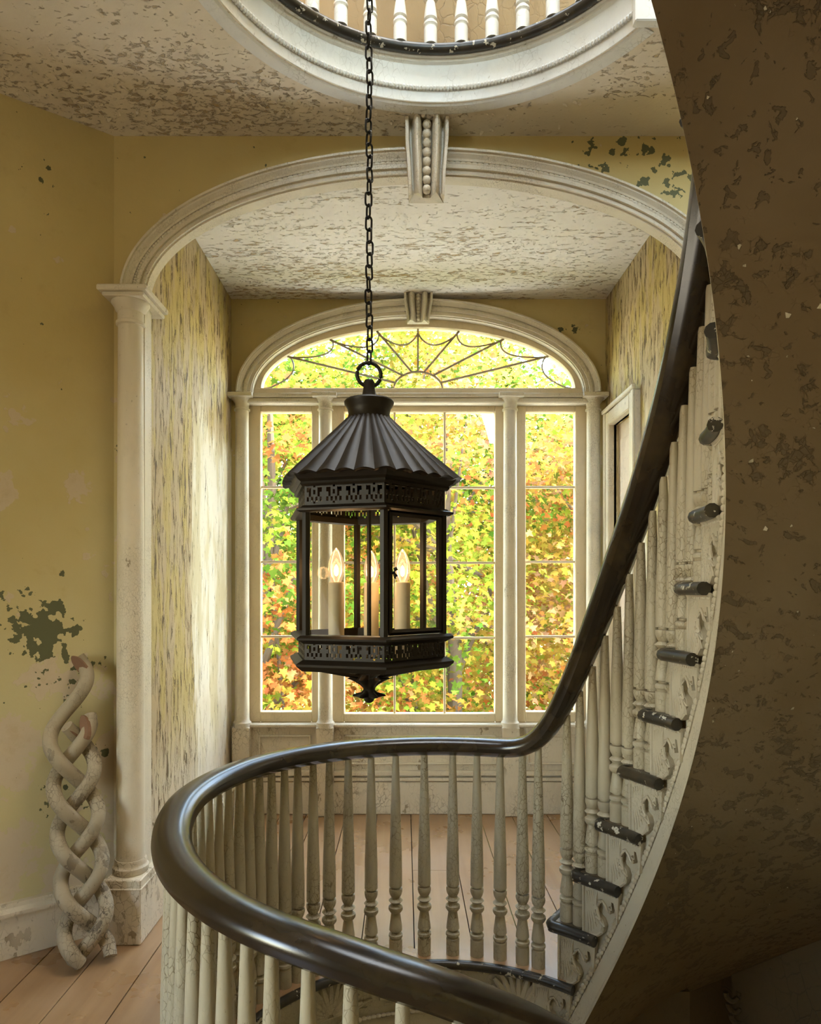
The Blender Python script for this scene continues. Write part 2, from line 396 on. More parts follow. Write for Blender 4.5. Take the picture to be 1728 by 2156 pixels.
# hall ceiling with the round opening
def box_hit(th):
    c, s = math.cos(rad(th)), math.sin(rad(th)); p = W(th, .03); k = 1e9
    if c > 0: k = min(k, (2.3-p[0])/c)
    if c < 0: k = min(k, (-2.7-p[0])/c)
    if s > 0: k = min(k, (YN+.06-p[1])/s)
    if s < 0: k = min(k, (-2.65-p[1])/s)
    return (p[0]+c*k, p[1]+s*k)
mb = MB(); ths = list(np.arange(30, 290, 2)); rows = []
for th in ths:
    a = W(th, .03); b = box_hit(th)
    rows.append([(a[0]+(b[0]-a[0])*k/4, a[1]+(b[1]-a[1])*k/4, HC) for k in range(5)])
mb.rings(rows, wrap=False)
a30 = W(30, .03)
mb.add([(a30[0], a30[1], HC), (2.3, a30[1], HC), (2.3, YN+.06, HC), (rows[0][-1][0], rows[0][-1][1], HC)], [(0,1,2,3)])
struct(mb.build('ceiling', M['ceiling']), 'flaking cream plaster ceiling around the round stair opening', 'ceiling')
# front wall with elliptical arch
ARI, ARB, ASP = 1.150, .500, 2.590                 # inner half width, rise, springing height
def arch_pts(cx, a, b, z0, n=40): return [(cx-a*math.cos(PI*k/n), z0+b*math.sin(PI*k/n)) for k in range(n+1)]
def arch_wall(name, y0, y1, xl, xr, z0, ztop, cx, a, b, zs, mat):
    mb = MB(); P = arch_pts(cx, a, b, zs)
    for y in (y0, y1):
        for (p, q) in zip(P, P[1:]): mb.add([(p[0],y,p[1]),(q[0],y,q[1]),(q[0],y,ztop),(p[0],y,ztop)], [(0,1,2,3)])
        mb.add([(xl,y,z0),(cx-a,y,z0),(cx-a,y,zs),(cx-a,y,ztop),(xl,y,ztop)], [(0,1,2,3,4)])
        mb.add([(cx+a,y,z0),(xr,y,z0),(xr,y,ztop),(cx+a,y,ztop),(cx+a,y,zs)], [(0,1,2,3,4)])
    full = [(cx-a, z0)]+P+[(cx+a, z0)]
    mb.rings([[(p[0],y0,p[1]) for p in full], [(p[0],y1,p[1]) for p in full]], wrap=False)
    return mb.build(name, mat)
struct(arch_wall('wall_front', YN, YN+.03, -1.215, 2.3, -.05, HC+.03, AX, ARI, ARB, ASP, M['wall']), 'ochre painted wall pierced by the wide elliptical arch', 'wall')
# oblique left wall, then round the hall behind the camera
LWD = Vector((-.8, -.6, 0)); LW0 = Vector((-1.203, YN, 0)); LW1 = LW0+LWD*1.7
def wall_seg(name, p, q, z0, z1, mat, label, nz=1):
    mb = MB(); p = Vector(p); q = Vector(q); n = Vector((-(q-p).y, (q-p).x, 0)).normalized()*.08
    mb.add([(p.x,p.y,z0),(q.x,q.y,z0),(q.x,q.y,z1),(p.x,p.y,z1)] + [(p.x+n.x,p.y+n.y,z0),(q.x+n.x,q.y+n.y,z0),(q.x+n.x,q.y+n.y,z1),(p.x+n.x,p.y+n.y,z1)],
           [(0,1,2,3),(7,6,5,4),(0,4,5,1),(1,5,6,2),(2,6,7,3),(3,7,4,0)])
    return struct(mb.build(name, mat), label, 'wall')
wall_seg('wall_left', LW1, LW0, -.3, HC+.03, M['wall'], 'oblique ochre wall with peeling patches left of the arch')
mb = MB(); XL = LW1.x
mb.box(XL-.08, XL, -2.6, -.8, -3.4, 6).box(XL-.08, XL, .2, LW1.y, -3.4, 6).box(XL-.08, XL, -.8, .2, -3.4, .6).box(XL-.08, XL, -.8, .2, 2.3, 6)  # unseen opening added for the hall's fill light
struct(mb.build('wall_left_side', M['wall']), 'ochre side wall of the hall with a tall opening added for fill light', 'wall')
wall_seg('wall_right_side', (2.25, 1.9, 0), (2.25, -2.6, 0), -3.4, 6, M['wall'], 'plain ochre wall beside the flight')
mb = MB()
mb.box(LW1.x, 2.25, -2.7, -2.6, -3.4, 3.8).box(LW1.x, -1.3, -2.7, -2.6, 3.8, 6).box(1.5, 2.25, -2.7, -2.6, 3.8, 6).box(-1.3, 1.5, -2.7, -2.6, 5.85, 6)  # upper opening added to throw sky light onto the rim
struct(mb.build('wall_back', M['wall']), 'ochre back wall of the hall with a wide upper opening added for light', 'wall')
# alcove
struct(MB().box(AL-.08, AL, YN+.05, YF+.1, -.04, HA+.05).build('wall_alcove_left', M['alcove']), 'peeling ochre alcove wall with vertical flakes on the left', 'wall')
DY0, DY1, DZ = 3.75, 4.13, 2.38                    # doorway in the right alcove wall
mb = MB(); mb.box(AR, AR+.08, YN+.05, DY0, -.04, HA+.05).box(AR, AR+.08, DY1, YF+.1, -.04, HA+.05).box(AR, AR+.08, DY0, DY1, DZ, HA+.05)
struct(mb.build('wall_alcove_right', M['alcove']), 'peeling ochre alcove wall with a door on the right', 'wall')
mb = MB(); nx, ny = 24, 16
mb.rings([[(AL-.05+(AR-AL+.1)*i/nx, YN+.045+(YF-YN)*j/ny, HA) for i in range(nx+1)] for j in range(ny+1)], wrap=False)
struct(mb.build('ceiling_alcove', M['ceiling_alcove']), 'flaking white alcove ceiling with brown patches', 'ceiling')
# door
dr = struct(empty('door_1', (0,0,0)), 'white cased door in the right alcove wall', 'door')
def casing(mbx, a0, a1, z0, z1):
    return mbx.bbox(AR-.035, AR+.02, a0, a1, z0, z1, .006)
casing(MB(), DY1, DY1+.085, 0, DZ+.085).build('door_casing', M['white'], dr)
casing(MB(), DY0-.085, DY0, 0, DZ+.085).build('door_casing', M['white'], dr)
casing(MB(), DY0, DY1, DZ, DZ+.085).build('door_casing', M['white'], dr)
MB().bbox(AR-.05, AR-.03, DY0-.1, DY1+.1, DZ+.085, DZ+.11, .005).bbox(AR-.043, AR-.03, DY1+.05, DY1+.088, 0, DZ+.085,.004).bbox(AR-.043, AR-.03, DY0-.088, DY0-.05, 0, DZ+.085,.004).build('door_molding', M['white'], dr)
MB().box(AR+.03, AR+.07, DY0, DY1, 0, DZ).bbox(AR+.018, AR+.04, DY0+.06, DY1-.06, 1.2, DZ-.1).bbox(AR+.018, AR+.04, DY0+.06, DY1-.06, .2, 1.1).build('door_leaf', M['door'], dr)
# baseboards
def baseboard(name, p, q, h, label, t=.03, out=1):
    p = Vector(p); q = Vector(q); n = Vector(((q-p).y, -(q-p).x, 0)).normalized()*out
    prof = [(0,0),(t,0),(t,h*.76),(t*1.5,h*.79),(t*1.5,h*.86),(t*.9,h*.92),(t*.8,h),(0,h)]
    mb = MB(); R = []
    m = 12
    for k in range(m+1):
        b = p+(q-p)*k/m; R.append([(b.x+n.x*a, b.y+n.y*a, z) for a, z in prof])
    mb.rings(R); return struct(mb.build(name, M['base']), label, 'baseboard')
baseboard('baseboard_left', LW1, LW0+Vector((-.02,-.015,0)), .205, 'scuffed white baseboard under the oblique left wall')
baseboard('baseboard_alcove_left', (AL, YN+.06, 0), (AL, YF, 0), .21, 'white baseboard along the left alcove wall')
baseboard('baseboard_alcove_right', (AR, YN+.1, 0), (AR, DY0-.09, 0), .21, 'white baseboard along the right alcove wall', out=-1)
# ---- arch moulding
def sweep_arch(name, mat, cx, a, b, zs, prof, parent=None, n=64, a0=0, a1=180, smooth=False):
    R = []
    for k in range(n+1):
        t = rad(a0+(a1-a0)*k/n); R.append([(cx-(a+o)*math.cos(t), y, zs+(b+o)*math.sin(t)) for o, y in prof])
    mb = MB().rings(R); return mb.build(name, mat, parent, smooth)
def rope(mbx, P, r, pitch, closed=False, seg=6):
    # a beaded cord along P
    P = [Vector(p) for p in P]; out = []; rr = []
    for a, b in zip(P, P[1:]):
        L = (b-a).length; m = max(1, int(L/pitch))
        for k in range(m):
            for f, q in ((0,.55),(.25,1),(.75,1)):
                out.append(a+(b-a)*((k+f)/m)); rr.append(r*q)
    mbx.tube(out, rr, seg); return mbx
tr1 = struct(empty('trim_1'), 'carved white archivolt over the wide front arch', 'arch molding')
pf = [(-.002,YN+.03),(-.002,YN-.024),(.004,YN-.026),(.004,YN-.038),(.020,YN-.038),(.020,YN-.050),(.036,YN-.050),(.037,YN-.040),(.050,YN-.040),(.051,YN-.048),(.058,YN-.052),(.070,YN-.066),(.076,YN-.068),(.077,YN-.078),(.086,YN-.078),(.087,YN+.002)]
sweep_arch('archivolt', M['white'], AX, ARI, ARB, ASP, pf, tr1, 80)
P = [(AX-(ARI+.0435)*math.cos(PI*k/160), YN-.043, ASP+(ARB+.0435)*math.sin(PI*k/160)) for k in range(161)]
rope(MB(), P, .0072, .014).build('rope_bead', M['white'], tr1, True)
def keystone(parent, x, y, z0, z1, wt, wb, d, mat):
    cols = [(-.5,.10,.55),(-.30,.17,.75),(0,.14,1.0),(.30,.17,.75),(.5,.10,.55)]
    n = 29; R = []
    for (z, w, dd) in ((z1,wt,d),(z1-.3*(z1-z0),wt*.93+wb*.07,d*.94),(z0+.25*(z1-z0),wb*1.02,d*.8),(z0+.02,wb,d*.7),(z0,wb*.98,d*.62)):
        row = []
        for k in range(n):
            u = -1+2*k/(n-1)
            h = .55
            au = abs(u)
            if au > .84: h = .9
            elif au > .66: h = .55
            elif au > .26: h = .60+.42*math.sqrt(max(0, 1-((au-.46)/.20)**2))
            elif au > .20: h = .5
            else: h = .55
            row.append((x+u*w/2, y-dd*h, z + (.012*math.cos(u*3*PI) if z == z0 else 0)))
        row = [(x-w/2, y+.01, z)] + row + [(x+w/2, y+.01, z)]
        R.append(row)
    MB().rings(R, cap=True).build('keystone', mat, parent, False)
    m = 8
    for k in range(m):
        f = (k+.5)/m; z = z1-(z1-z0)*f; r = (z1-z0)/m*.52; dd = d*(1-.35*f)
        MB().lathe([(r*math.sin(PI*j/7)+1e-5, -r*math.cos(PI*j/7)) for j in range(8)], (x, y-dd*.72, z), 10).build('bead', mat, parent, True)
keystone(tr1, .088, YN-.02, Zp(0)*0+1.39+(1243-392)*2.72/1450, HC-.005, .172, .146, .12, M['white'])
# ---- engaged columns carrying the arch
def column(name, x, label, sgn):
    c = struct(empty(name, (0,0,0)), label, 'column'); yc = YN-.062; r = .052
    mb = MB(); mb.bbox(x-.068, x+.075*1, YN-.155, YN+.10, 0, .255, .004)
    mb.bbox(x-.072, x+.079, YN-.16, YN+.10, .215, .222, .003)
    mb.build('plinth', M['base'], c)
    MB().lathe([(r*1.28,.255),(r*1.34,.262),(r*1.34,.28),(r*1.22,.286),(r*1.18,.292),(r*1.2,.30),(r*1.14,.31)], (x, yc, 0), 24).build('base_molding', M['base'], c, True)
    zt = ASP-.115
    MB().lathe([(r*1.08,.31),(r*1.05,.33),(r*1.03,1.2),(r*.93,zt-.04),(r*.93,zt)], (x, yc, 0), 28).build('shaft', M['white'], c, True)
    mb = MB(); mb.lathe([(r*.94,zt-.02),(r*1.08,zt-.016),(r*1.08,zt-.004),(r*.96,zt),(r*.96,zt+.035),(r*1.1,zt+.04),(r*1.22,zt+.055),(r*1.42,zt+.07),(r*1.42,zt+.075)], (x, yc, 0), 28)
    mb.build('necking', M['white'], c, True)
    MB().bbox(x-.082, x+.082, YN-.145, YN+.10, zt+.075, zt+.092, .004).bbox(x-.098, x+.098, YN-.16, YN+.10, zt+.092, zt+.115, .005).build('abacus', M['white'], c)
    MB().bbox(x+(.03 if sgn < 0 else -.051), x+(.051 if sgn < 0 else -.03), YN-.05, YN+.03, .2, zt+.08, .004).build('pilaster_strip', M['white'], c)
column('column', AX-ARI-.045, 'white engaged column with molded capital beside the leaning carving', -1)
column('column', AX+ARI+.045, 'white engaged column of the arch behind the rising stair rail', 1)

# ---- window wall, palladian window
WCX = Xp(880)
GA, GB, GZ = Xp(880+331)-WCX, (815-687)*s_, Zp(815)          # fan glass
OA, OB, OZ = (880-533)*s_, (828-668)*s_, Zp(830)             # archivolt inner
ZS = Zp(1522)
mb = MB(); P = arch_pts(WCX, OA+.02, OB+.02, OZ)
y = YF
for p, q in zip(P, P[1:]): mb.add([(p[0],y,p[1]),(q[0],y,q[1]),(q[0],y,HA+.02),(p[0],y,HA+.02)], [(0,1,2,3)])
xa, xb = Xp(497), Xp(1263)
mb.add([(AL-.05,y,-.05),(xa,y,-.05),(xa,y,OZ),(WCX-OA-.02,y,OZ),(WCX-OA-.02,y,HA+.02),(AL-.05,y,HA+.02)], [(0,1,2,3,4,5)])
mb.add([(xb,y,-.05),(AR+.05,y,-.05),(AR+.05,y,HA+.02),(WCX+OA+.02,y,HA+.02),(WCX+OA+.02,y,OZ),(xb,y,OZ)], [(0,1,2,3,4,5)])
mb.box(xa, xb, y, y+.05, -.05, ZS-.02)
struct(mb.build('wall_window', M['wall']), 'ochre end wall of the alcove around the arched window', 'wall')
win = struct(empty('window_1'), 'white palladian window with fanlight and leaded sidelights looking onto maples', 'window')
YW = YF+.03
pf = [(0,YF+.06),(0,YF-.03),(.006,YF-.03),(.006,YF-.042),(.028,YF-.042),(.028,YF-.054),(.046,YF-.054),(.047,YF-.044),(.058,YF-.044),(.060,YF-.054),(.076,YF-.068),(.082,YF-.070),(.083,YF-.078),(.092,YF-.078),(.093,YF+.0)]
sweep_arch('archivolt', M['white'], WCX, OA, OB, OZ, pf, win, 60)
P = [(WCX-(OA+.052)*math.cos(PI*k/120), YF-.046, OZ+(OB+.052)*math.sin(PI*k/120)) for k in range(121)]
rope(MB(), P, .0065, .015).build('rope_bead', M['white'], win, True)
keystone(win, WCX, YF-.02, Zp(684), HA-.003, .175, .14, .10, M['white'])
# sash surround of the fanlight: flat ring between glass ellipse and archivolt
R = []
for k in range(61):
    t = PI*k/60; co, si = math.cos(t), math.sin(t)
    gi = (WCX-GA*co, GZ+GB*si); go = (WCX-(OA+.01)*co, OZ-.01+(OB+.02)*si)
    R.append([(gi[0],YW+.05,gi[1]),(gi[0],YW,gi[1]),(gi[0]*.94+go[0]*.06,YW-.012,gi[1]*.94+go[1]*.06),(go[0],YW-.012,go[1]),(go[0],YW+.05,go[1])])
MB().rings(R).build('fanlight_surround', M['sash'], win)
MB().bbox(Xp(520), Xp(1240), YW-.015, YW+.05, Zp(836), Zp(815), .004).build('fanlight_sill', M['sash'], win)
mb = MB(); mb.bbox(Xp(500), Xp(1260), YF-.075, YF+.03, Zp(842), Zp(834), .004).bbox(Xp(503), Xp(1257), YF-.06, YF+.03, Zp(853), Zp(842), .006)
mb.build('entablature', M['white'], win)
def colonnette(px):
    x = Xp(px); r = .045; yc = YF-.03; z0, z1 = ZS-.02, Zp(836)
    MB().lathe([(r*1.25,z0),(r*1.25,z0+.03),(r*1.05,z0+.04),(r,z0+.06),(r*.9,z1-.10),(r*.9,z1-.088)], (x,yc,0), 18).build('colonnette', M['white'], win, True)
    MB().lathe([(r*1.08,z1-.095),(r*1.08,z1-.085),(r*.92,z1-.08),(r*.95,z1-.055),(r*1.3,z1-.03),(r*1.5,z1-.022)], (x,yc,0), 18).bbox(x-r*1.7, x+r*1.7, yc-r*1.7, YF+.02, z1-.022, z1+.004,.003).build('capital', M['white'], win, True)
    MB().bbox(x-r*1.2, x+r*1.2, YF-.075, YF+.01, -.0, z0+.005, .005).build('pedestal', M['base'], win)
for px in (512, 686, 1072, 1246): colonnette(px)
def sash(x0, x1, z0, z1, g0, g1, h0, h1, nv, nh):
    mb = MB(); mb.bbox(x0, g0, YW-.01, YW+.05, z0, z1,.004).bbox(g1, x1, YW-.01, YW+.05, z0, z1,.004).bbox(g0, g1, YW-.01, YW+.05, z0, h0,.004).bbox(g0, g1, YW-.01, YW+.05, h1, z1,.004)
    mb.build('sash_frame', M['sash'], win)
    dz = (h1-h0)/nh; dx = (g1-g0)/nv
    for k in range(1, nh): MB().bbox(g0, g1, YW+.004, YW+.03, h0+k*dz-.007, h0+k*dz+.007,.003).build('muntin', M['sash'], win)
    for k in range(1, nv): MB().bbox(g0+k*dx-.007, g0+k*dx+.007, YW+.006, YW+.028, h0, h1,.003).build('muntin', M['sash'], win)
    for i in range(nv):
        for j in range(nh):
            MB().box(g0+i*dx, g0+(i+1)*dx, YW+.016, YW+.019, h0+j*dz, h0+(j+1)*dz).build('pane', M['pane'], win)
sash(Xp(510), Xp(676), ZS, Zp(850), Xp(547), Xp(655), Zp(1500), Zp(865), 1, 4)
sash(Xp(696), Xp(1068), ZS, Zp(850), Xp(724), Xp(1043), Zp(1504), Zp(865), 3, 4)
sash(Xp(1076), Xp(1248), ZS, Zp(850), Xp(1108), Xp(1213), Zp(1500), Zp(865), 1, 4)
# fan ribs, hub, swags, panes
HUA, HUB = 52*s_, 37*s_
ang = [180, 157.5, 135, 112.5, 90, 67.5, 45, 22.5, 0]
tips = [(WCX+GA*math.cos(rad(a)), GZ+GB*math.sin(rad(a))) for a in ang]
def fan_ang(px, py):
    return math.degrees(math.atan2((815-py)/128, (px-880)/331))
ang = [180, fan_ang(613,748), fan_ang(701,714), fan_ang(793,692), 90, fan_ang(967,692), fan_ang(1053,714), fan_ang(1145,748), 0]
tips = [(WCX+GA*math.cos(rad(a)), GZ+GB*math.sin(rad(a))) for a in ang]
hubs = [(WCX+HUA*math.cos(rad(a)), GZ+HUB*math.sin(rad(a))) for a in (180,158,128,104,90,76,52,22,0)]
for (a, b) in list(zip(hubs, tips))[1:-1]:
    MB().tube([(a[0],YW+.016,a[1]),(b[0],YW+.016,b[1])], .007, 6).build('fan_rib', M['came'], win)
MB().tube([(WCX+HUA*math.cos(PI*k/24), YW+.016, GZ+HUB*math.sin(PI*k/24)) for k in range(25)], .007, 6).build('fan_hub', M['came'], win)
for a, b in zip(tips, tips[1:]):
    P = []
    dx, dz = b[0]-a[0], b[1]-a[1]; L = math.hypot(dx, dz); cxn = ((a[0]+b[0])/2-WCX, (a[1]+b[1])/2-GZ); q = math.hypot(*cxn); inn = (-cxn[0]/q, -cxn[1]/q)
    for k in range(15):
        f = k/14; sg = .34*L*math.sin(PI*f)**.8+.012; P.append((a[0]+dx*f+inn[0]*sg, YW+.016, max(GZ+.004, a[1]+dz*f+inn[1]*sg)))
    MB().tube(P, .0055, 5).build('fan_swag', M['came'], win)
for k in range(8):
    a0, a1 = ang[k], ang[k+1]; arc = [(WCX+GA*math.cos(rad(a0+(a1-a0)*j/6)), GZ+GB*math.sin(rad(a0+(a1-a0)*j/6))) for j in range(7)]
    poly = [hubs[k]]+arc+[hubs[k+1]]
    MB().extrude([(p[0],YW+.017,p[1]) for p in poly], (0,.002,0)).build('pane', M['pane'], win)
MB().extrude([(WCX+HUA*math.cos(PI*k/12),YW+.017,GZ+HUB*math.sin(PI*k/12)) for k in range(13)], (0,.002,0)).build('pane', M['pane'], win)
# sill, dado panels and base
MB().bbox(Xp(520), Xp(1245), YF-.05, YF+.04, ZS-.02, ZS, .005).build('sill', M['white'], win)
dado = struct(empty('trim_2'), 'white panelled dado and tall base under the arched window', 'dado')
MB().box(AL, AR, YF-.012, YF-.001, 0, ZS-.02).build('dado_board', M['base'], dado)
def dpanel(x0, x1):
    z0, z1, e = Zp(1608), Zp(1546), .012
    mb = MB()
    for (a,b,c,d) in ((x0,x1,z0,z0+e),(x0,x1,z1-e,z1),(x0,x0+e,z0,z1),(x1-e,x1,z0,z1)): mb.bbox(a,b,YF-.03,YF-.01,c,d,.004)
    mb.build('dado_panel', M['white'], dado)
dpanel(Xp(546), Xp(656)); dpanel(Xp(724), Xp(1044)); dpanel(Xp(1108), Xp(1214))
mb = MB()
mb.bbox(AL, AR, YF-.045, YF-.01, Zp(1630), Zp(1620),.004).bbox(AL, AR, YF-.036, YF-.01, Zp(1642), Zp(1634),.004)
mb.build('dado_rail', M['white'], dado)
MB().bbox(AL, AR, YF-.028, YF-.01, 0, Zp(1644), .004).build('dado_base', M['base'], dado)

# ---- upper storey: opening rim, walls and lantern-light roof
rim = struct(empty('trim_3'), 'white molded rim of the round opening in the ceiling', 'opening rim')
UO = .03
def ring_sweep(name, prof, mat, parent, t0, t1, step=2.0, smooth=True):
    n = int(abs(t1-t0)/step); R = []
    for k in range(n+1):
        th = t0+(t1-t0)*k/n; R.append([W(th, o, z) for o, z in prof])
    return MB().rings(R).build(name, mat, parent, smooth)
ring_sweep('rim_fascia', [(UO+.06,HC-.004),(UO+.012,HC-.006),(UO,HC+.004),(UO-.004,HC+.045),(UO-.012,HC+.05),(UO-.012,HC+.135),(UO-.022,HC+.14),(UO-.026,HC+.15),(UO-.034,HC+.153),(UO-.034,HC+.163),(UO+.06,HC+.163)], M['ring'], rim, 29, 290)
P = [W(29+k*1.0, UO-.010, HC+.048) for k in range(262)]
rope(MB(), P, .0095, .0115).build('rope_bead', M['ring'], rim, True)
P = [W(29+k*2.0, UO-.05, UF-.017) for k in range(131)]
MB().tube(P, .019, 10).build('rim_nosing', M['black'], rim, True)
MB().bbox(a30[0]-.02, 2.3, a30[1]-.035, a30[1]+.0, HC-.006, UF-.02, .004).build('rim_board', M['ring'], rim)
# upper floor slab (same opening)
rows = []
for th in ths:
    a = W(th, UO-.045); b = box_hit(th); b = (b[0], b[1]+(.1 if b[1] > YN else 0))
    rows.append([(a[0], a[1], UF), (b[0], b[1], UF)])
mb = MB().rings(rows, wrap=False)
mb.add([(a30[0], a30[1]-.03, UF), (2.3, a30[1]-.03, UF), (2.3, YN+.16, UF), (rows[0][1][0], rows[0][1][1], UF)], [(0,1,2,3)])
struct(mb.build('floor_upper', M['floor']), 'upper landing floor around the round opening', 'floor')
struct(MB().box(-2.7, 2.3, YN+.08, YN+.16, HC+.02, 6).build('wall_upper', M['upper_wall']), 'brown ochre plaster wall of the upper landing', 'wall')
struct(MB().add([(LW1.x,LW1.y,HC+.05),(-2.563+.0,YN+.1,HC+.05),(-2.563,YN+.1,6),(LW1.x,LW1.y,6)],[(0,1,2,3)]).build('wall_upper_left', M['upper_wall']), 'upper landing side wall', 'wall')
rows = []
for k in range(0, 361, 5):
    c, s = math.cos(rad(k)), math.sin(rad(k)); kk = min([5.0]+[((YN+.16-1.95)/s if s > 0 else (-2.7-1.95)/s) if abs(s) > 1e-6 else 9, ((2.33-.1)/c if c > 0 else (-2.7-.1)/c) if abs(c) > 1e-6 else 9]); r0 = min(1.7, kk-.02); rows.append([(.1+r0*c, 1.95+r0*s, 6), (.1+kk*c, 1.95+kk*s, 6)])
struct(MB().rings(rows, wrap=False).build('ceiling_upper', M['ceiling']), 'upper ceiling with a round skylight over the stair', 'ceiling')
struct(MB().box(2.05, 2.33, -1, YN+.16, 6, 8.2).build('wall_sun_block', M['upper_wall']), 'added wall keeping the sun out of the stair skylight', 'wall')  # unseen wall added to block sun through the skylight
sg = struct(empty('window_2', (.1, 1.95, 6)), 'unseen tinted glass added to dim the round stair skylight', 'skylight')  # panes tinted to cut the sky light coming down the well
for k in range(12):
    a0, a1 = 30*k, 30*k+30
    MB().extrude([(.1, 1.95, 6.0)]+[(.1+1.72*math.cos(rad(a0+(a1-a0)*j/5)), 1.95+1.72*math.sin(rad(a0+(a1-a0)*j/5)), 6.0) for j in range(6)], (0,0,.004)).build('pane', M['tinted'], sg)
struct(MB().box(2.25, 2.33, 1.9, YN+.16, HC, 6).build('wall_upper_right', M['upper_wall']), 'upper landing wall above the flight', 'wall')
# lower storey shell under the flight
def outer(th, off=1.15): return W(th, off)
mb = MB(); R = []
for th in range(80, -9, -3):
    p = outer(th, 1.17); zt = -.05 if p[1] > YN-.05 else HC+.02; R.append([(p[0],p[1],-3.4),(p[0],p[1],-1.5),(p[0],p[1],min(zt,-.05)),(p[0],p[1],zt)])
mb.rings(R, wrap=False)
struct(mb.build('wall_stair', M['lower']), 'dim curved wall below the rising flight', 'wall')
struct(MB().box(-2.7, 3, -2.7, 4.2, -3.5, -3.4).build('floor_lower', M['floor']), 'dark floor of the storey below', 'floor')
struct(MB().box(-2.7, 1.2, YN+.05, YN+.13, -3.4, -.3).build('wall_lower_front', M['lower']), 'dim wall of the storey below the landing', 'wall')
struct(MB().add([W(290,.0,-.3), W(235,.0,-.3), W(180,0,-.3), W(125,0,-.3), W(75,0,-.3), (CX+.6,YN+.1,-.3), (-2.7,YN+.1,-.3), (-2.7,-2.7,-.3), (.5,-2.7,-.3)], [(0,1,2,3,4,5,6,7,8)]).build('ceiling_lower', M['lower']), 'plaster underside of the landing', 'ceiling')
# pier with a carved scroll under the flight
pier = struct(empty('trim_4'), 'dark pier with a carved scroll bracket under the flight', 'pier')
p0 = outer(41, 1.165); p1 = outer(30, 1.165); 
R = []
for th in np.arange(41.5, 24, -1.5):
    o = 1.08; a = outer(th, o); b = outer(th, 1.17); zt = nosing_z(th)-.86; R.append([(a[0],a[1],-3.4),(a[0],a[1],zt),(b[0],b[1],zt),(b[0],b[1],-3.4)])
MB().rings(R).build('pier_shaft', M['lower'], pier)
a = outer(41.2, 1.10); mb = MB()
for k in range(4):
    P = [(a[0]-.03+.012*k-.03*math.cos(PI*j/10), a[1]-.03, -.46-.05*k-.04*math.sin(PI*j/10)+.05) for j in range(11)]; mb.tube(P, .012, 6)
mb.build('scroll', M['lower'], pier, True)

# curled paint flakes hanging from the ceilings
def flakes(name, parent, n, sampler, size, mat):
    mb = MB(); c = 0
    while c < n:
        p, nd = sampler()
        if p is None: continue
        c += 1; a = random.uniform(0, 2*PI); L = size*random.uniform(.5, 1.5); w = L*random.uniform(.35, .8)
        nd = Vector(nd).normalized(); u = Vector((math.cos(a), math.sin(a)*.5, 0)); u = (u-nd*u.dot(nd)).normalized(); v = nd.cross(u); p = Vector(p)
        k = random.uniform(.25, .8)
        q = [p-v*w*.5, p+v*w*.5*random.uniform(.6,1), p+u*L*.5+v*w*.5+nd*L*.22*k, p+u*L*.5-v*w*.4+nd*L*.22*k, p+u*L*.85+v*w*.2+nd*L*.62*k, p+u*L*.8-v*w*.3+nd*L*.6*k]
        mb.add(q, [(0,1,2,3),(3,2,4,5)])
    o = mb.build(name, mat, parent); o['kind'] = 'stuff'; return o
clus = [(random.uniform(-2.2, .9), random.uniform(.9, 2.8), random.uniform(.05,.22)) for _ in range(26)]+[(-1.2+random.uniform(-.5,1.6), 2.75-random.uniform(0,.25), .16) for _ in range(16)]
def smp_hall():
    cx, cy, r = random.choice(clus); x, y = random.gauss(cx, r), random.gauss(cy, r*.6)
    if y > YN-.03 or y > lw(x)-.03 or ((x-CX)/(WA+.08))**2+((y-CY)/(WB+.08))**2 < 1 or x > 1.4: return None, None
    return (x, y, HC-.001), (0,0,-1)
flakes('paint_flakes', bpy.data.objects['ceiling'], 1500, smp_hall, .016, M['ceiling'])
clus2 = [(random.uniform(AL, AR), random.uniform(3.0, 4.25), random.uniform(.05,.2)) for _ in range(36)]
def smp_alc():
    cx, cy, r = random.choice(clus2); x, y = random.gauss(cx, r*1.5), random.gauss(cy, r*.35)
    return ((x, y, HA-.001), (0,0,-1)) if AL < x < AR and YN+.05 < y < YF-.02 else (None, None)
flakes('paint_flakes', bpy.data.objects['ceiling_alcove'], 800, smp_alc, .013, M['ceiling_alcove'])

# ================================================================== STAIRCASE
from mathutils.geometry import tessellate_polygon
st = tag(empty('staircase', (*W(TH0), 0)), 'curved wooden flight with carved brackets rising on the right', 'staircase')
DIN, DOUT = .55, .87
def low_z(th): return nosing_z(th)-DIN
TOP = TH0-DTH*NT_
# string face: stepped top, sloping foot
mb = MB()
for i in range(0, NT_):
    a, b = TH0-DTH*i, TH0-DTH*(i+1); zt = RISE*i-.028; n = 4
    for k in range(n):
        t0, t1 = a+(b-a)*k/n, a+(b-a)*(k+1)/n
        mb.add([W(t0,0,low_z(t0)), W(t1,0,low_z(t1)), W(t1,0,zt), W(t0,0,zt)], [(0,1,2,3)])
mb.build('stringer', M['string'], st)
# foot band of the string, a little proud, with its lip
R = []; n = 200
for k in range(n+1):
    th = TH0+10+(TOP-TH0-10)*k/n; z = low_z(th)
    R.append([W(th,.03,z-.012), W(th,-.012,z-.012), W(th,-.014,z+.0), W(th,-.010,z+.012), W(th,-.010,z+.105), W(th,0,z+.112), W(th,.03,z+.112)])
MB().rings(R).build('string_band', M['string'], st)
P = [W(TH0+8-(TH0+8-TOP)*k/100, -.008, low_z(TH0+8-(TH0+8-TOP)*k/100)+.130) for k in range(101)]
rope(MB(), P, .0105, .017).build('rope_bead', M['string'], st, True)
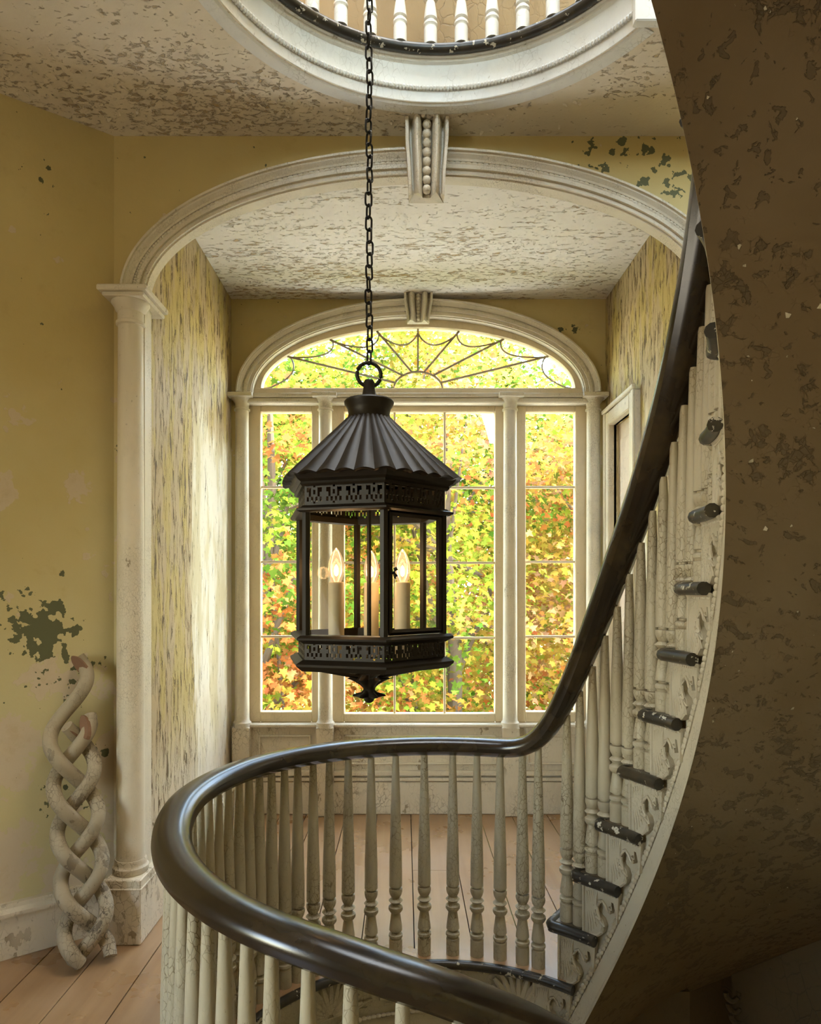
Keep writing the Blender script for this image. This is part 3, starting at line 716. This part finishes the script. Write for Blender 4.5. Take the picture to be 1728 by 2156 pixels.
# soffit: warped plaster from the string to the outer wall
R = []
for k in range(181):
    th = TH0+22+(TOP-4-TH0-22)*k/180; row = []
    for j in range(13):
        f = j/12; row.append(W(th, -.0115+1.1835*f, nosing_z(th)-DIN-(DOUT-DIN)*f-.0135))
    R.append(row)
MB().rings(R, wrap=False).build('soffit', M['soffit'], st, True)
def smp_soffit():
    th, f = random.uniform(TOP, 25), random.random()**1.3
    p = Vector(W(th, .012+1.16*f, nosing_z(th)-DIN-(DOUT-DIN)*f-.0145)); tg = Vector(W(th-1, .012+1.16*f, nosing_z(th-1)))-Vector(W(th, .012+1.16*f, nosing_z(th))); rd = Vector((math.cos(rad(th)), math.sin(rad(th)), 0))
    n = tg.cross(rd).normalized(); n = -n if n.z > 0 else n
    return tuple(p+n*.001), tuple(n)
flakes('paint_flakes', st, 110, smp_soffit, .0115, M['baluster'])
# carved bracket (one mesh, shared)
BW, BH = .150, .185
out2 = [(0,0),(1,0),(.985,.25),(.955,.55),(.90,.34),(.85,.20),(.79,.20),(.81,.33),(.76,.43),(.67,.40),(.63,.29),(.55,.21),(.46,.25),(.41,.35),(.39,.49),(.46,.54),(.55,.58),(.61,.69),(.57,.82),(.45,.93),(.28,.975),(.12,1.0),(0,1.0)]
def bend(u, v, w):                                  # u along string, v down, w proud towards the well
    t = -u*BW/.70; r = .70-w; return (r*math.cos(t)-.70, r*math.sin(t), -v*BH)
mb = MB(); n = len(out2)
tri = tessellate_polygon([[Vector((u, v, 0)) for u, v in out2]])
mb.add([bend(u,v,.018) for u,v in out2], [tuple(t) for t in tri])
mb.rings([[bend(u,v,-.002) for u,v in out2], [bend(u,v,.015) for u,v in out2], [bend(u,v,.018) for u,v in out2]], cap=False)
for k in range(6):                                  # leaf ribs
    f = k/5; P = []
    for j in range(12):
        s = j/11
        u0, v0 = .12+.30*f, .06+.10*(1-f); u1, v1 = .14+.16*f, .45; u2, v2 = .16+.38*f, .95-.32*f
        P.append(bend((1-s)**2*u0+2*s*(1-s)*u1+s*s*u2, (1-s)**2*v0+2*s*(1-s)*v1+s*s*v2, .0185))
    mb.tube(P, [.0075*math.sin(PI*(.12+.8*j/11)) for j in range(12)], 6)
P = [bend(.40+.02*math.cos(a)+.0, .30, .014) for a in (0,1)]
mb.tube([bend(u,v,.019) for u,v in ((.43,.50),(.42,.38),(.47,.28),(.56,.24),(.64,.30),(.69,.38),(.75,.40),(.78,.34),(.74,.29))], .0055, 6)
mb.tube([bend(u,v,.019) for u,v in ((.36,.58),(.50,.60),(.58,.70),(.54,.82),(.42,.91),(.24,.95))], .006, 6)
mb.tube([bend(.04,v,.019) for v in np.linspace(.02,.98,8)], .006, 6)
mb.tube([bend(u,.02,.020) for u in np.linspace(0,1.02,10)], .007, 6)
for k in range(12): 
    u = .04+.08*k; mb.tube([bend(u,.05,.019), bend(u,.085,.019)], .0045, 5)
bracket_me = mb.mesh('bracket', True); bracket_me.materials.append(M['string'])
for i in range(0, NT_):
    th = TH0-DTH*i
    o = link('bracket', bracket_me, None, st); o.location = W(th-.6, 0, RISE*i-.030); o.rotation_euler = (0,0,rad(th-.6))
# treads, nosings, risers
def oo(th):                                          # outer reach of a step: the stair wall or the arch wall
    s = math.sin(rad(th)); return min(1.14, (2.68-CY)/s-WB) if s > .05 else 1.14
for i in range(1, NT_):
    a, b = TH0-DTH*i, TH0-DTH*(i+1); z = RISE*i; mb = MB(); n = 3
    top = [W(a+(b-a)*k/n, -.02) for k in range(n+1)]+[W(b-(b-a)*k/n, oo(b-(b-a)*k/n)) for k in range(n+1)]
    tail = [W(b-5.5, -.02), W(b-5.5, .03)]
    mb.extrude([(p[0],p[1],z-.032) for p in top], (0,0,.032))
    tr = mb.build('tread', M['tread'], st)
    P = [W(a+1.2, oo(a+1.2)-.02, z-.016)]+[W(a+1.2, min(.3,oo(a+1.2)-.05), z-.016), W(a+1.4, -.02, z-.016)]+[W(a+.6-(14.0)*k/8, -.035, z-.016) for k in range(9)]
    MB().tube(P, .0195, 10).build('nosing', M['black'], tr, True)
    q = [W(a,0), W(a,1.1)]
    mb = MB().add([(*W(a,.0),RISE*(i-1)), (*W(a,oo(a)),RISE*(i-1)), (*W(a,oo(a)),z-.03), (*W(a,0),z-.03), (*W(a-1.2,.0),RISE*(i-1)), (*W(a-1.2,oo(a-1.2)),RISE*(i-1)), (*W(a-1.2,oo(a-1.2)),z-.03), (*W(a-1.2,0),z-.03)],
        [(0,1,2,3),(7,6,5,4),(0,4,5,1),(3,2,6,7),(1,5,6,2),(0,3,7,4)])
    mb.build('riser', M['string'], st)
# landing edge: fascia, nosing and leaf carving
edge = struct(empty('trim_5', W(90,0,0)), 'carved cream fascia and black nosing of the landing edge', 'landing edge')
ring_sweep('fascia', [(.04,-.02),(.0,-.02),(.0,-.20),(-.010,-.215),(-.010,-.30),(0.0,-.44),(.04,-.44)], M['string'], edge, 53, 300)
MB().tube([W(TH0-14+k*2.0, -.035, -.016) for k in range(128)], .0175, 10).build('landing_nosing', M['black'], edge, True)
rope(MB(), [W(56+k*1.5, -.012, -.205) for k in range(160)], .008, .0125).build('rope_bead', M['string'], edge, True)
ring_sweep('edge_board', [(-.035,-.033),(-.035,-.0),(.05,.001),(.05,-.033)], M['floor'], edge, 50, 300)
mb = MB()                                            # half rosette of leaves with scrolled border
def bend2(u, v, w):
    t = -u/.70; r = .70-w; return (r*math.cos(t)-.70, r*math.sin(t), -v)
for k in range(13):
    a = rad(8+164*k/12); L = .135 if 2 < k < 10 else .12
    ex = 1.0
    P = []; rr = []
    for j in range(9):
        s = j/8; r = .012+L*s; cu = .16*(1 if a < PI/2 else -1)*s*s*.25
        P.append(bend2(r*math.cos(a)*ex+cu*.0, .150-r*math.sin(a)*.88, .010)); rr.append(.0045+.0105*math.sin(PI*min(1, s*.85+.05)))
    mb.tube(P, rr, 6)
mb.tube([bend2(u, v, .011) for u, v in [(.15*math.cos(PI*k/20), .155-.02*math.sin(PI*k/20)*0+.0-.0*k) for k in range(0,21)]], .004, 5)
P = []
for k in range(25):
    s = k/24; P.append(bend2(-.17+.34*s, .165-.035*math.cos(2*PI*s), .011))
mb.tube(P, .006, 6)
for k in range(16): 
    u = -.16+.32*k/15; mb.tube([bend2(u,.036,.004), bend2(u,.046,.004)], .0045, 5)
leaf_me = mb.mesh('leaf_carving', True); leaf_me.materials.append(M['string'])
for th in range(65, 300, 29):
    o = link('leaf_carving', leaf_me, None, edge); o.location = W(th, 0, -.012); o.rotation_euler = (0,0,rad(th))

# ================================================================== BALUSTRADE
bal = tag(empty('balustrade', W(90, .01, 0)), 'turned cream balusters under the dark curving handrail beside the stair well', 'balustrade')
RK = [(TOP-6,4.2),(45,1.17),(49,1.055),(53,.95),(57,.868),(61,.818),(66,.797),(150,.797),(180,.787),(200,.758),(220,.74),(240,.723),(250,.712),(265,.67),(272,.635),(280,.59),(290,.50),(300,.35),(312,.08)]
RK[0] = (TOP-6, 1.17+(45-(TOP-6))*RISE/DTH+.03); RK.insert(1, (36, 1.17+9*RISE/DTH+.03))
def rail_z(th): return float(np.interp(th, [k[0] for k in RK], [k[1] for k in RK]))
ths_r = np.arange(TOP-6, 312, 1.0); zr = np.array([rail_z(t) for t in ths_r])
ker = np.exp(-.5*(np.arange(-12,13)/4.0)**2); ker /= ker.sum()
zr = np.convolve(np.pad(zr, 12, mode='reflect', reflect_type='odd'), ker, 'valid')
def rail_s(th): return float(np.interp(th, ths_r, zr))
def rail_off(th): return .01 if th > 60 else -.005
R = []; sec = 20
for k, th in enumerate(ths_r):
    o = rail_off(th) if not 50 < th < 70 else float(np.interp(th, [50,70], [-.005,.01]))
    p = Vector(W(th, o, rail_s(th))); q = Vector(W(th+1, o, rail_s(th+1))); p_ = Vector(W(th-1, o, rail_s(th-1)))
    T = (q-p_).normalized(); N = Vector((math.cos(rad(th)), math.sin(rad(th)), 0)); N = (N-T*N.dot(T)).normalized(); B = T.cross(N)
    if B.z < 0: B = -B
    row = []
    for j in range(sec):
        a = 2*PI*j/sec; c, s = math.cos(a), math.sin(a)
        big = float(np.interp(th, [30,62], [1.22,1.0])); x = math.copysign(abs(c)**.85, c)*.049*big; y = math.copysign(abs(s)**.85, s)*(.034 if s > 0 else .036)*big
        if s < -.55: x *= .86
        row.append(p+N*x+B*y)
    R.append(row)
MB().rings(R).build('handrail', M['rail'], bal, True)
def baluster_mesh(h):
    b = .262; r = .0252
    pr = [(r,0),(r,.062),(r*.84,.065),(r*.86,.069),(r*1.06,.074),(r*1.06,.082),(r*.88,.087),(r*.62,.090),(r*.62,.095),(r*1.0,.098),(r*.97,.110),(r*.70,.160),(r*.62,.164),
          (r*.88,.168),(r*1.10,.177),(r*1.08,.187),(r*.72,.194),(r*.58,.199),(r*.86,.204),(r*1.08,.210),(r*.80,.217),(r*.62,.221),(r*.90,.234),(r*1.02,.246),(r*.98,.257),(r*.64,.259),(r*.64,.265),(r*.98,.266),
          (r*.97,.30),(r*.96,.36),(r*.72,.266+(h-.266)*.62),(r*.48,h)]
    return MB().lathe(pr, seg=16).mesh('baluster', True)
cache = {}
def baluster(th, z0, off=.014, z1=None, parent=bal, mat=None):
    h = (rail_s(th)-float(np.interp(th, [40,64], [.098,.024])) if z1 is None else z1)-z0; key = (round(h*100), mat)
    if key not in cache:
        me = baluster_mesh(round(h*100)/100); me.materials.append(M[mat or 'baluster']); cache[key] = me
    o = link('baluster', cache[key], None, parent); o.location = W(th, off, z0); o.rotation_euler = (0,0,random.uniform(0,6)); return o
# far side balusters: spaced as seen along the landing, about 0.11 m apart
L_th = [59.9,64.6,71.2,78,85.1,93.5,102,109.4,116.4,122.3,127.4,132.4,136.8,141.2,145.5,149.3,153.1,157.4]+[161.6+4.3*k for k in range(11)]+[209.3,213.8,218.8,223.9,228.9,234.2,239.4,246,252.8,260.4,268.3,276.5,285]
for th in L_th: baluster(th, 0.0)
for i in range(1, NT_):
    a = TH0-DTH*i
    for d in (2.3, 6.2): baluster(a-d, RISE*i)
ub = tag(empty('balustrade', W(90, 0, UF)), 'row of white turned balusters on the upper landing above the round rim', 'balustrade')
for th in np.arange(36, 292, 9.3): baluster(th, UF-.002, -.015, UF+.80, ub, 'ring')
R = []
for th in np.arange(32, 293, 2.0):
    row = []
    for j in range(12): row.append(W(th, -.01+.045*math.cos(2*PI*j/12), UF+.82+.033*math.sin(2*PI*j/12)))
    R.append(row)
MB().rings(R).build('handrail', M['rail'], ub, True)

# ================================================================== LANTERN
LX, LY = -.0985, 1.90
lan = tag(empty('lantern', (LX, LY, 1.08)), 'dark bronze six-sided hanging lantern with fluted roof and three lit candle bulbs', 'lantern')
HA0 = -137; RB = .217
def hx(k, r): a = rad(HA0+60*k); return (LX+r*math.cos(a), LY+r*math.sin(a))
def hexrings(prof, name, mat=None, cap=False, smooth=False):
    R = [[(*hx(k, r), z) for k in range(6)] for r, z in prof]
    mb = MB().rings(R, cap=False)
    n0 = 0; m = len(prof)                            # close the profile into a solid ring
    for k in range(6): mb.f.append((k, (k+1)%6, (m-1)*6+(k+1)%6, (m-1)*6+k)[::-1])
    return mb.build(name, mat or M['bronze'], lan, smooth)
hexrings([(.19,1.66),(.222,1.655),(.228,1.66),(.226,1.666),(.236,1.672),(.246,1.684),(.246,1.690),(.19,1.690)], 'cornice')
hexrings([(.20,1.590),(.228,1.588),(.238,1.592),(.239,1.597),(.226,1.601),(.220,1.606),(.20,1.606)], 'upper_molding')
hexrings([(.20,1.254),(.218,1.254),(.226,1.259),(.238,1.264),(.239,1.269),(.228,1.275),(.20,1.277)], 'lower_molding')
hexrings([(.20,1.186),(.222,1.184),(.230,1.190),(.239,1.197),(.240,1.203),(.228,1.209),(.220,1.213),(.20,1.213)], 'bottom_molding')
# pierced friezes
motif = ["####.####", "#..###..#", "#..#.#..#", "##.#.#.##", "##.###.##", "#.#.#.#.#", "#.#.#.#.#", "####.####", "#########"]
def frieze(k, z0, z1, r):
    a, b = hx(k, r), hx(k+1, r); nx, nz = 36, 9; mb = MB(); c = Vector((LX, LY, 0))
    A, B = Vector((*a,0)), Vector((*b,0)); nrm = ((A+B)/2-c).normalized()*.004
    idx = {}
    def vid(i, j, s):
        if (i,j,s) not in idx:
            p = A+(B-A)*(i/nx)-nrm*s; idx[(i,j,s)] = len(mb.v); mb.v.append((p.x, p.y, z0+(z1-z0)*j/nz))
        return idx[(i,j,s)]
    solid = lambda i, j: 0 <= i < nx and 0 <= j < nz and motif[nz-1-j][i % 9] == '#'
    for i in range(nx):
        for j in range(nz):
            if not solid(i,j): continue
            q = [(i,j),(i+1,j),(i+1,j+1),(i,j+1)]
            mb.f.append(tuple(vid(*p,0) for p in q)); mb.f.append(tuple(vid(*p,1) for p in q[::-1]))
            for (di,dj,e) in ((0,-1,(0,1)),(1,0,(1,2)),(0,1,(2,3)),(-1,0,(3,0))):
                if not solid(i+di,j+dj): mb.f.append((vid(*q[e[0]],0), vid(*q[e[0]],1), vid(*q[e[1]],1), vid(*q[e[1]],0)))
    mb.build('pierced_frieze', M['bronze'], lan)
for k in range(6):
    frieze(k, 1.604, 1.657, .214); frieze(k, 1.211, 1.256, .214)
# corner posts and glass
def bar(p, q, w, name, mat=None, parent=None):
    return MB().tube([p, q], w, 4).build(name, mat or M['bronze'], parent or lan)
for k in range(6):
    x, y = hx(k, RB-.008); MB().tube([(x,y,1.26),(x,y,1.60)], .011, 6).build('post', M['bronze'], lan)
    a, b = hx(k, RB-.010), hx(k+1, RB-.010)
    pn = MB().add([(*a,1.268),(*b,1.268),(*b,1.596),(*a,1.596)], [(0,1,2,3)]).build('pane', M['lantern_glass'], lan)
    a2, b2 = Vector((*hx(k, .197),1.19)), Vector((*hx(k+1, .197),1.19)); c1 = Vector((LX,LY,1.150))
    i2, j2 = c1+(a2-c1)*.15, c1+(b2-c1)*.15; i2.z = j2.z = 1.152
    MB().add([a2,b2,j2,i2], [(0,1,2,3)]).build('bottom_pane', M['lantern_glass'], lan)
    MB().tube([a2, i2], .005, 5).build('bottom_bar', M['bronze'], lan)
# framed door on the right front face, with butterfly latch
a, b = Vector((*hx(1, RB-.006),0)), Vector((*hx(2, RB-.006),0)); d = (b-a).normalized(); a += d*.018; b -= d*.018
door = empty('lantern_door', a); door.parent = lan; door.matrix_parent_inverse = Matrix.Translation(-lan.location)
def dbar(p, q, n='door_frame'):
    o = MB().tube([p, q], .0075, 4).build(n, M['bronze']); o.parent = door; o.matrix_parent_inverse = Matrix.Translation(-door.location)
z0, z1 = Vector((0,0,1.285)), Vector((0,0,1.583))
for p, q in ((a+z0,b+z0),(a+z1,b+z1),(a+z0,a+z1),(b+z0,b+z1)): dbar(p, q)
nrm = Vector((math.cos(rad(HA0+90)), math.sin(rad(HA0+90)), 0)); lp = a+nrm*.018+Vector((0,0,1.433))
mb = MB(); mb.tube([lp-nrm*.016, lp], .004, 6)
for sg in (1, -1): mb.tube([lp+Vector((0,0,sg*.002)), lp+Vector((0,0,sg*.008))+d*.005, lp+Vector((0,0,sg*.013))+d*.002], [.003,.006,.004], 8)
o = mb.build('latch', M['iron']); o.parent = door; o.matrix_parent_inverse = Matrix.Translation(-door.location)
# fluted roof
NF = 30; SEG = NF*8; R = []
for s in np.linspace(0, 1, 7):
    row = []
    for k in range(SEG):
        a = 2*PI*k/SEG; ha = (math.degrees(a)-HA0) % 60
        hexr = math.cos(rad(30))/math.cos(rad(ha-30)); rr = .062+(.252-.062)*s
        hexf = (1*(1-s*.75)+hexr*1.05*(s*.75)); amp = (.003+.006*s)*(1 if s < .99 else .55)
        f = abs(math.sin(NF*a/2)); r = rr*hexf
        zz = 1.862-(1.862-1.686)*(s**.96) + amp*(f*1.3-.9)
        row.append((LX+r*math.cos(a), LY+r*math.sin(a), zz))
    R.append(row)
R.append([(LX+(p[0]-LX)*.97, LY+(p[1]-LY)*.97, p[2]-.004) for p in R[-1]]); R.append([(LX+(p[0]-LX)*.78, LY+(p[1]-LY)*.78, 1.688) for p in R[-1]])
MB().rings(R, cap=False).build('roof', M['bronze'], lan, True)
MB().lathe([(.055,1.855),(.060,1.862),(.057,1.875),(.060,1.89),(.068,1.902),(.069,1.908),(.066,1.912),(.03,1.913),(.001,1.913)], (LX,LY,0), 32).build('cap', M['bronze'], lan, True)
MB().lathe([(.024,1.912),(.026,1.916),(.026,1.922),(.021,1.924),(.019,1.93),(.015,1.955),(.016,1.962),(.012,1.970),(.001,1.971)], (LX,LY,0), 18).build('stem', M['bronze'], lan, True)
RING_A = rad(10)
MB().tube([(LX+.033*math.cos(2*PI*k/32)*math.cos(RING_A), LY+.033*math.cos(2*PI*k/32)*math.sin(RING_A), 1.985+.033*math.sin(2*PI*k/32)) for k in range(32)], .0053, 8, closed=True).build('hanging_ring', M['iron'], lan, True)
# finial
mb = MB(); R = []
for r, z, lobe in ((.030,1.160,0),(.040,1.152,.25),(.047,1.147,.28),(.036,1.140,.2),(.024,1.130,.1),(.017,1.122,0),(.016,1.116,0),(.020,1.110,.1),(.033,1.104,.3),(.036,1.099,.32),(.024,1.095,.2),(.014,1.091,0),(.013,1.086,0),(.008,1.081,0),(.001,1.079,0)):
    R.append([(LX+r*(1+lobe*math.cos(6*2*PI*k/48))*math.cos(2*PI*k/48), LY+r*(1+lobe*math.cos(6*2*PI*k/48))*math.sin(2*PI*k/48), z) for k in range(48)])
MB().rings(R).build('finial', M['bronze'], lan, True)
# candles
for dx, dy in ((-.086,-.045), (.002,.088), (.092,.012)):
    x, y = LX+dx, LY+dy
    sl = MB().lathe([(.0215,1.20),(.0215,1.410),(.0195,1.4125),(.001,1.4125)], (x,y,0), 24).build('candle_sleeve', M['sleeve'], lan, True)
    MB().tube([(x,y,1.205),(LX+dx*.5,LY+dy*.5,1.165),(LX,LY,1.16)], .006, 6).build('candle_arm', M['bronze'], lan, True)
    bu = MB().lathe([(.013,1.4125),(.0165,1.420),(.0215,1.437),(.0225,1.448),(.021,1.463),(.0165,1.480),(.010,1.494),(.004,1.503),(.0005,1.505)], (x,y,0), 20, cap=False).build('bulb', M['bulb'], lan, True)
    f = MB().lathe([(.0005,1.428),(.005,1.432),(.0065,1.442),(.005,1.453),(.0005,1.460)], (x,y,0), 10).build('filament', M['filament']); f.parent = bu
    l = bpy.data.lights.new('bulb_glow', 'POINT'); l.energy = .7; l.color = (1,.62,.30); l.shadow_soft_size = .02
    lo = bpy.data.objects.new('bulb_glow', l); COL.objects.link(lo); lo.location = (x, y, 1.445)
MB().tube([(LX,LY,1.15),(LX,LY,1.70)], .006, 8).build('center_rod', M['bronze'], lan, True)
# chain
ch = tag(empty('chain', (LX, LY, 2.015)), 'long black iron chain hanging down through the round opening', 'chain')
lr = .0090
P = []
for k in range(24):
    a = 2*PI*k/24; P.append((lr*math.cos(a), 0, .0105*(1 if math.sin(a) > 0 else -1)*(1 if abs(math.sin(a)) > 1e-6 else 0)+lr*math.sin(a)))
link_me = MB().tube(P, .0029, 8, closed=True, up=(0,1,0)).mesh('chain_link', True); link_me.materials.append(M['iron'])
z = 2.015+.017; k = 0
while z < 5.75:
    o = link('chain_link', link_me, None, ch); o.location = (LX+.002*math.sin(k*.9), LY, z); o.rotation_euler = (random.uniform(-.06,.06), random.uniform(-.06,.06), rad(35 if k % 2 else 125)+random.uniform(-.25,.25)); z += .0336; k += 1

# ================================================================== BRAIDED CARVING leaning on the left wall
# local frame: origin at foot, e1 across (along the wall), e2 up the lean, e3 out of the wall
foot = Vector((-1.165, 2.54, .030)); head = Vector((-1.325, 2.685, 1.13))
e2 = (head-foot).normalized(); e1 = Vector((.80, .60, 0)); e1 = (e1-e2*e1.dot(e2)).normalized(); e3 = e1.cross(e2).normalized()
if e3.y > 0: e3 = -e3
br = tag(empty('braided_carving', foot), 'carved wooden plait with flaking cream paint leaning against the left wall', 'carving')
PER, AMP, RS = .525, .074, .0270
def bp(t, ph, x=None):
    a = 2*PI*t/PER+ph; return foot+e1*(AMP*math.sin(a))+e2*t+e3*(.026*math.sin(2*a))
spans = [(-.012, 1.12, 1.49), (-.0, .885, 1.49+2*PI/3), (-.012, .855, 1.49+4*PI/3)]
for t0, t1, ph in spans:
    n = 90; ts = [t0+(t1-t0)*k/n for k in range(n+1)]
    sd = MB().tube([bp(t, ph) for t in ts], [RS*(1 if .03 < k/n < .97 else .9) for k in range(n+1)], 12, up=e3, sy=.85).build('strand', M['carved'], br, True)
    e = bp(t1, ph); dirv = (bp(t1, ph)-bp(t1-.01, ph)).normalized(); cd = (dirv*.35-e1*.75+e3*.5).normalized()
    c0 = bp(t1-.05, ph); u = cd.cross(dirv).normalized(); 
    R = []
    for kk, (rr, dd) in enumerate(((.028,.012),(.027,.026),(.001,.0262))):
        R.append([c0+cd*dd+dirv*(.055*math.cos(2*PI*j/14)*rr/.028)+u*(rr*.8*math.sin(2*PI*j/14)) for j in range(14)])
    MB().rings(R).build('cut_face', M['cutwood'], sd)

# ================================================================== OUTDOORS
leaf2 = np.array([(0,-.42),(.10,-.22),(.42,-.30),(.34,-.06),(.52,.16),(.22,.16),(0,.58),(-.22,.16),(-.52,.16),(-.34,-.06),(-.42,-.30),(-.10,-.22)])
PAL = {'yellow':(.39,.28,.05), 'lime':(.225,.28,.030), 'green':(.085,.15,.019), 'orange':(.42,.155,.045), 'peach':(.42,.235,.105), 'deep':(.03,.065,.01)}
def foliage(name, c, r, nclus, nleaf, size, pal, parent, hole=.35):
    c = np.array(c); r = np.array(r); names = list(pal); w = np.array([pal[k] for k in names], float); w /= w.sum()
    d = rng.normal(size=(nclus,3)); d /= np.linalg.norm(d, axis=1)[:,None]; rad_ = rng.uniform(hole, 1, nclus)**.6
    cc = c+d*rad_[:,None]*r
    # neighbouring clusters share hue: choose by smooth noise over position
    ph = rng.uniform(0, 6, 3); s = (np.sin(cc[:,0]*1.1+ph[0])+np.sin(cc[:,2]*1.3+ph[1])+np.sin(cc[:,1]*.9+ph[2]))/3
    u = np.clip(.5+s*.42+rng.normal(0,.22,nclus), 0, .999); cum = np.cumsum(w); ci = np.searchsorted(cum, u)
    ci = np.clip(ci, 0, len(names)-1); base = np.array([PAL[k] for k in names])[ci]
    N = nclus*nleaf; pos = np.repeat(cc, nleaf, 0)+rng.normal(size=(N,3))*np.array([.34,.34,.17])*(r.mean()/1.9)**.5
    col = np.repeat(base, nleaf, 0)*rng.uniform(.7,1.15,(N,1))*(1+rng.normal(0,.09,(N,3))); col = np.clip(col, .01, .95)
    nrm = rng.normal(size=(N,3))*.55+np.array([0,-.45,.75]); nrm /= np.linalg.norm(nrm, axis=1)[:,None]
    a = rng.normal(size=(N,3)); a[:,2] -= .6; t = a-nrm*(a*nrm).sum(1)[:,None]; t /= np.linalg.norm(t, axis=1)[:,None]; b = np.cross(nrm, t)
    sz = size*rng.uniform(.7,1.3,N)
    L = leaf2; K = len(L)
    V = pos[:,None,:]+sz[:,None,None]*(L[None,:,0,None]*b[:,None,:]+L[None,:,1,None]*t[:,None,:]+(np.abs(L[:,0])*-.35)[None,:,None]*nrm[:,None,:])
    me = bpy.data.meshes.new(name); me.vertices.add(N*K); me.vertices.foreach_set('co', V.astype(np.float32).ravel())
    me.loops.add(N*K); me.loops.foreach_set('vertex_index', np.arange(N*K, dtype=np.int32))
    me.polygons.add(N); me.polygons.foreach_set('loop_start', np.arange(0,N*K,K, dtype=np.int32))
    try: me.polygons.foreach_set('loop_total', np.full(N,K, dtype=np.int32))
    except Exception: pass
    at = me.attributes.new('leaf_colour', 'FLOAT_COLOR', 'POINT')
    at.data.foreach_set('color', np.repeat(np.c_[col, np.ones(N)], K, 0).astype(np.float32).ravel())
    me.update(); me.validate()
    o = link(name, me, M['leaf'], parent); o['kind'] = 'stuff'; return cc
def tree(x, y, zc, r, nclus, nleaf, size, pal, label, lean=0):
    t = tag(empty('maple_tree', (x, y, -4)), label, 'tree', 'maple trees outside the window')
    cc = foliage('foliage', (x, y, zc), r, nclus, nleaf, size, pal, t)
    P = [(x+lean*(k/9)**2+.06*math.sin(k*1.3+x), y+.05*math.cos(k*1.7), -4+(zc+4+r[2]*.55)*k/9) for k in range(10)]
    MB().tube(P, [.17*(1-.09*k) for k in range(10)], 9).build('trunk', M['bark'], t, True)
    for q in cc[rng.choice(len(cc), min(16, len(cc)), replace=False)]:
        f = random.uniform(.35,.85); k = f*9; i = int(k); b = Vector(P[i]).lerp(Vector(P[min(9,i+1)]), k-i)
        e = Vector(q); mid = b.lerp(e, .5)+Vector((random.uniform(-.15,.15), random.uniform(-.15,.15), .18))
        MB().tube([b, b.lerp(mid,.6), mid, mid.lerp(e,.6), e], [.045,.036,.028,.018,.008], 6).build('branch', M['bark'], t, True)
    return t
tree(-1.75, 7.6, 1.7, (1.7,1.2,3.0), 130, 110, .085, {'green':2.2,'lime':2.2,'orange':2.0,'yellow':2.4}, 'green and orange maple with a dark trunk outside the left sidelight', .3)
tree(.55, 8.2, 1.2, (1.7,1.2,3.2), 140, 110, .085, {'orange':1.7,'peach':2.0,'yellow':2.8,'lime':2.2,'green':1.2}, 'orange and yellow maple outside the middle of the window')
tree(2.9, 7.8, 1.6, (1.5,1.2,2.9), 120, 110, .085, {'green':1.8,'lime':2.6,'yellow':2.8,'peach':1.7,'orange':1.1}, 'yellow-topped maple outside the right sidelight')
tree(-3.4, 12.0, 2.2, (2.5,1.6,4.2), 150, 95, .125, {'green':2,'lime':3,'yellow':2}, 'lime green maple standing farther back on the left')
tree(.2, 12.6, 2.6, (2.6,1.6,4.2), 165, 95, .125, {'lime':3,'yellow':2.5,'green':1.4,'orange':.7}, 'tall lime and yellow maple behind the orange one')
tree(3.9, 12.2, 1.9, (2.2,1.6,4.0), 150, 95, .125, {'lime':2,'yellow':2,'peach':1.6,'green':1.5}, 'peach and yellow maple standing farther back on the right')
tree(-3.6, 17.5, 3.4, (3.8,2,5.6), 200, 85, .21, {'green':2,'lime':3,'deep':1}, 'dark green maple at the back behind the left trees')
tree(6.2, 18, 2.6, (3.6,2,5.2), 170, 85, .21, {'green':2,'lime':3,'yellow':2}, 'broad green and yellow maple at the back right')
tree(1.4, 20, 3.4, (4.4,2,6.0), 230, 85, .23, {'lime':3,'yellow':2,'green':2}, 'broad lime green maple at the very back behind the middle trees')
struct(MB().bbox(-3.6, 3.8, 4.42, 6.2, .08, .22, .02).build('bounce_slab', M['bounce_white']), 'unseen flat white slab added below the window to bounce sunlight inside', 'sun reflector')  # added out of sight to reflect sun up into the alcove
struct(MB().box(-40, 40, 5.2, 60, -4.2, -4).build('ground', M['ground']), 'autumn lawn under the maple trees', 'lawn')
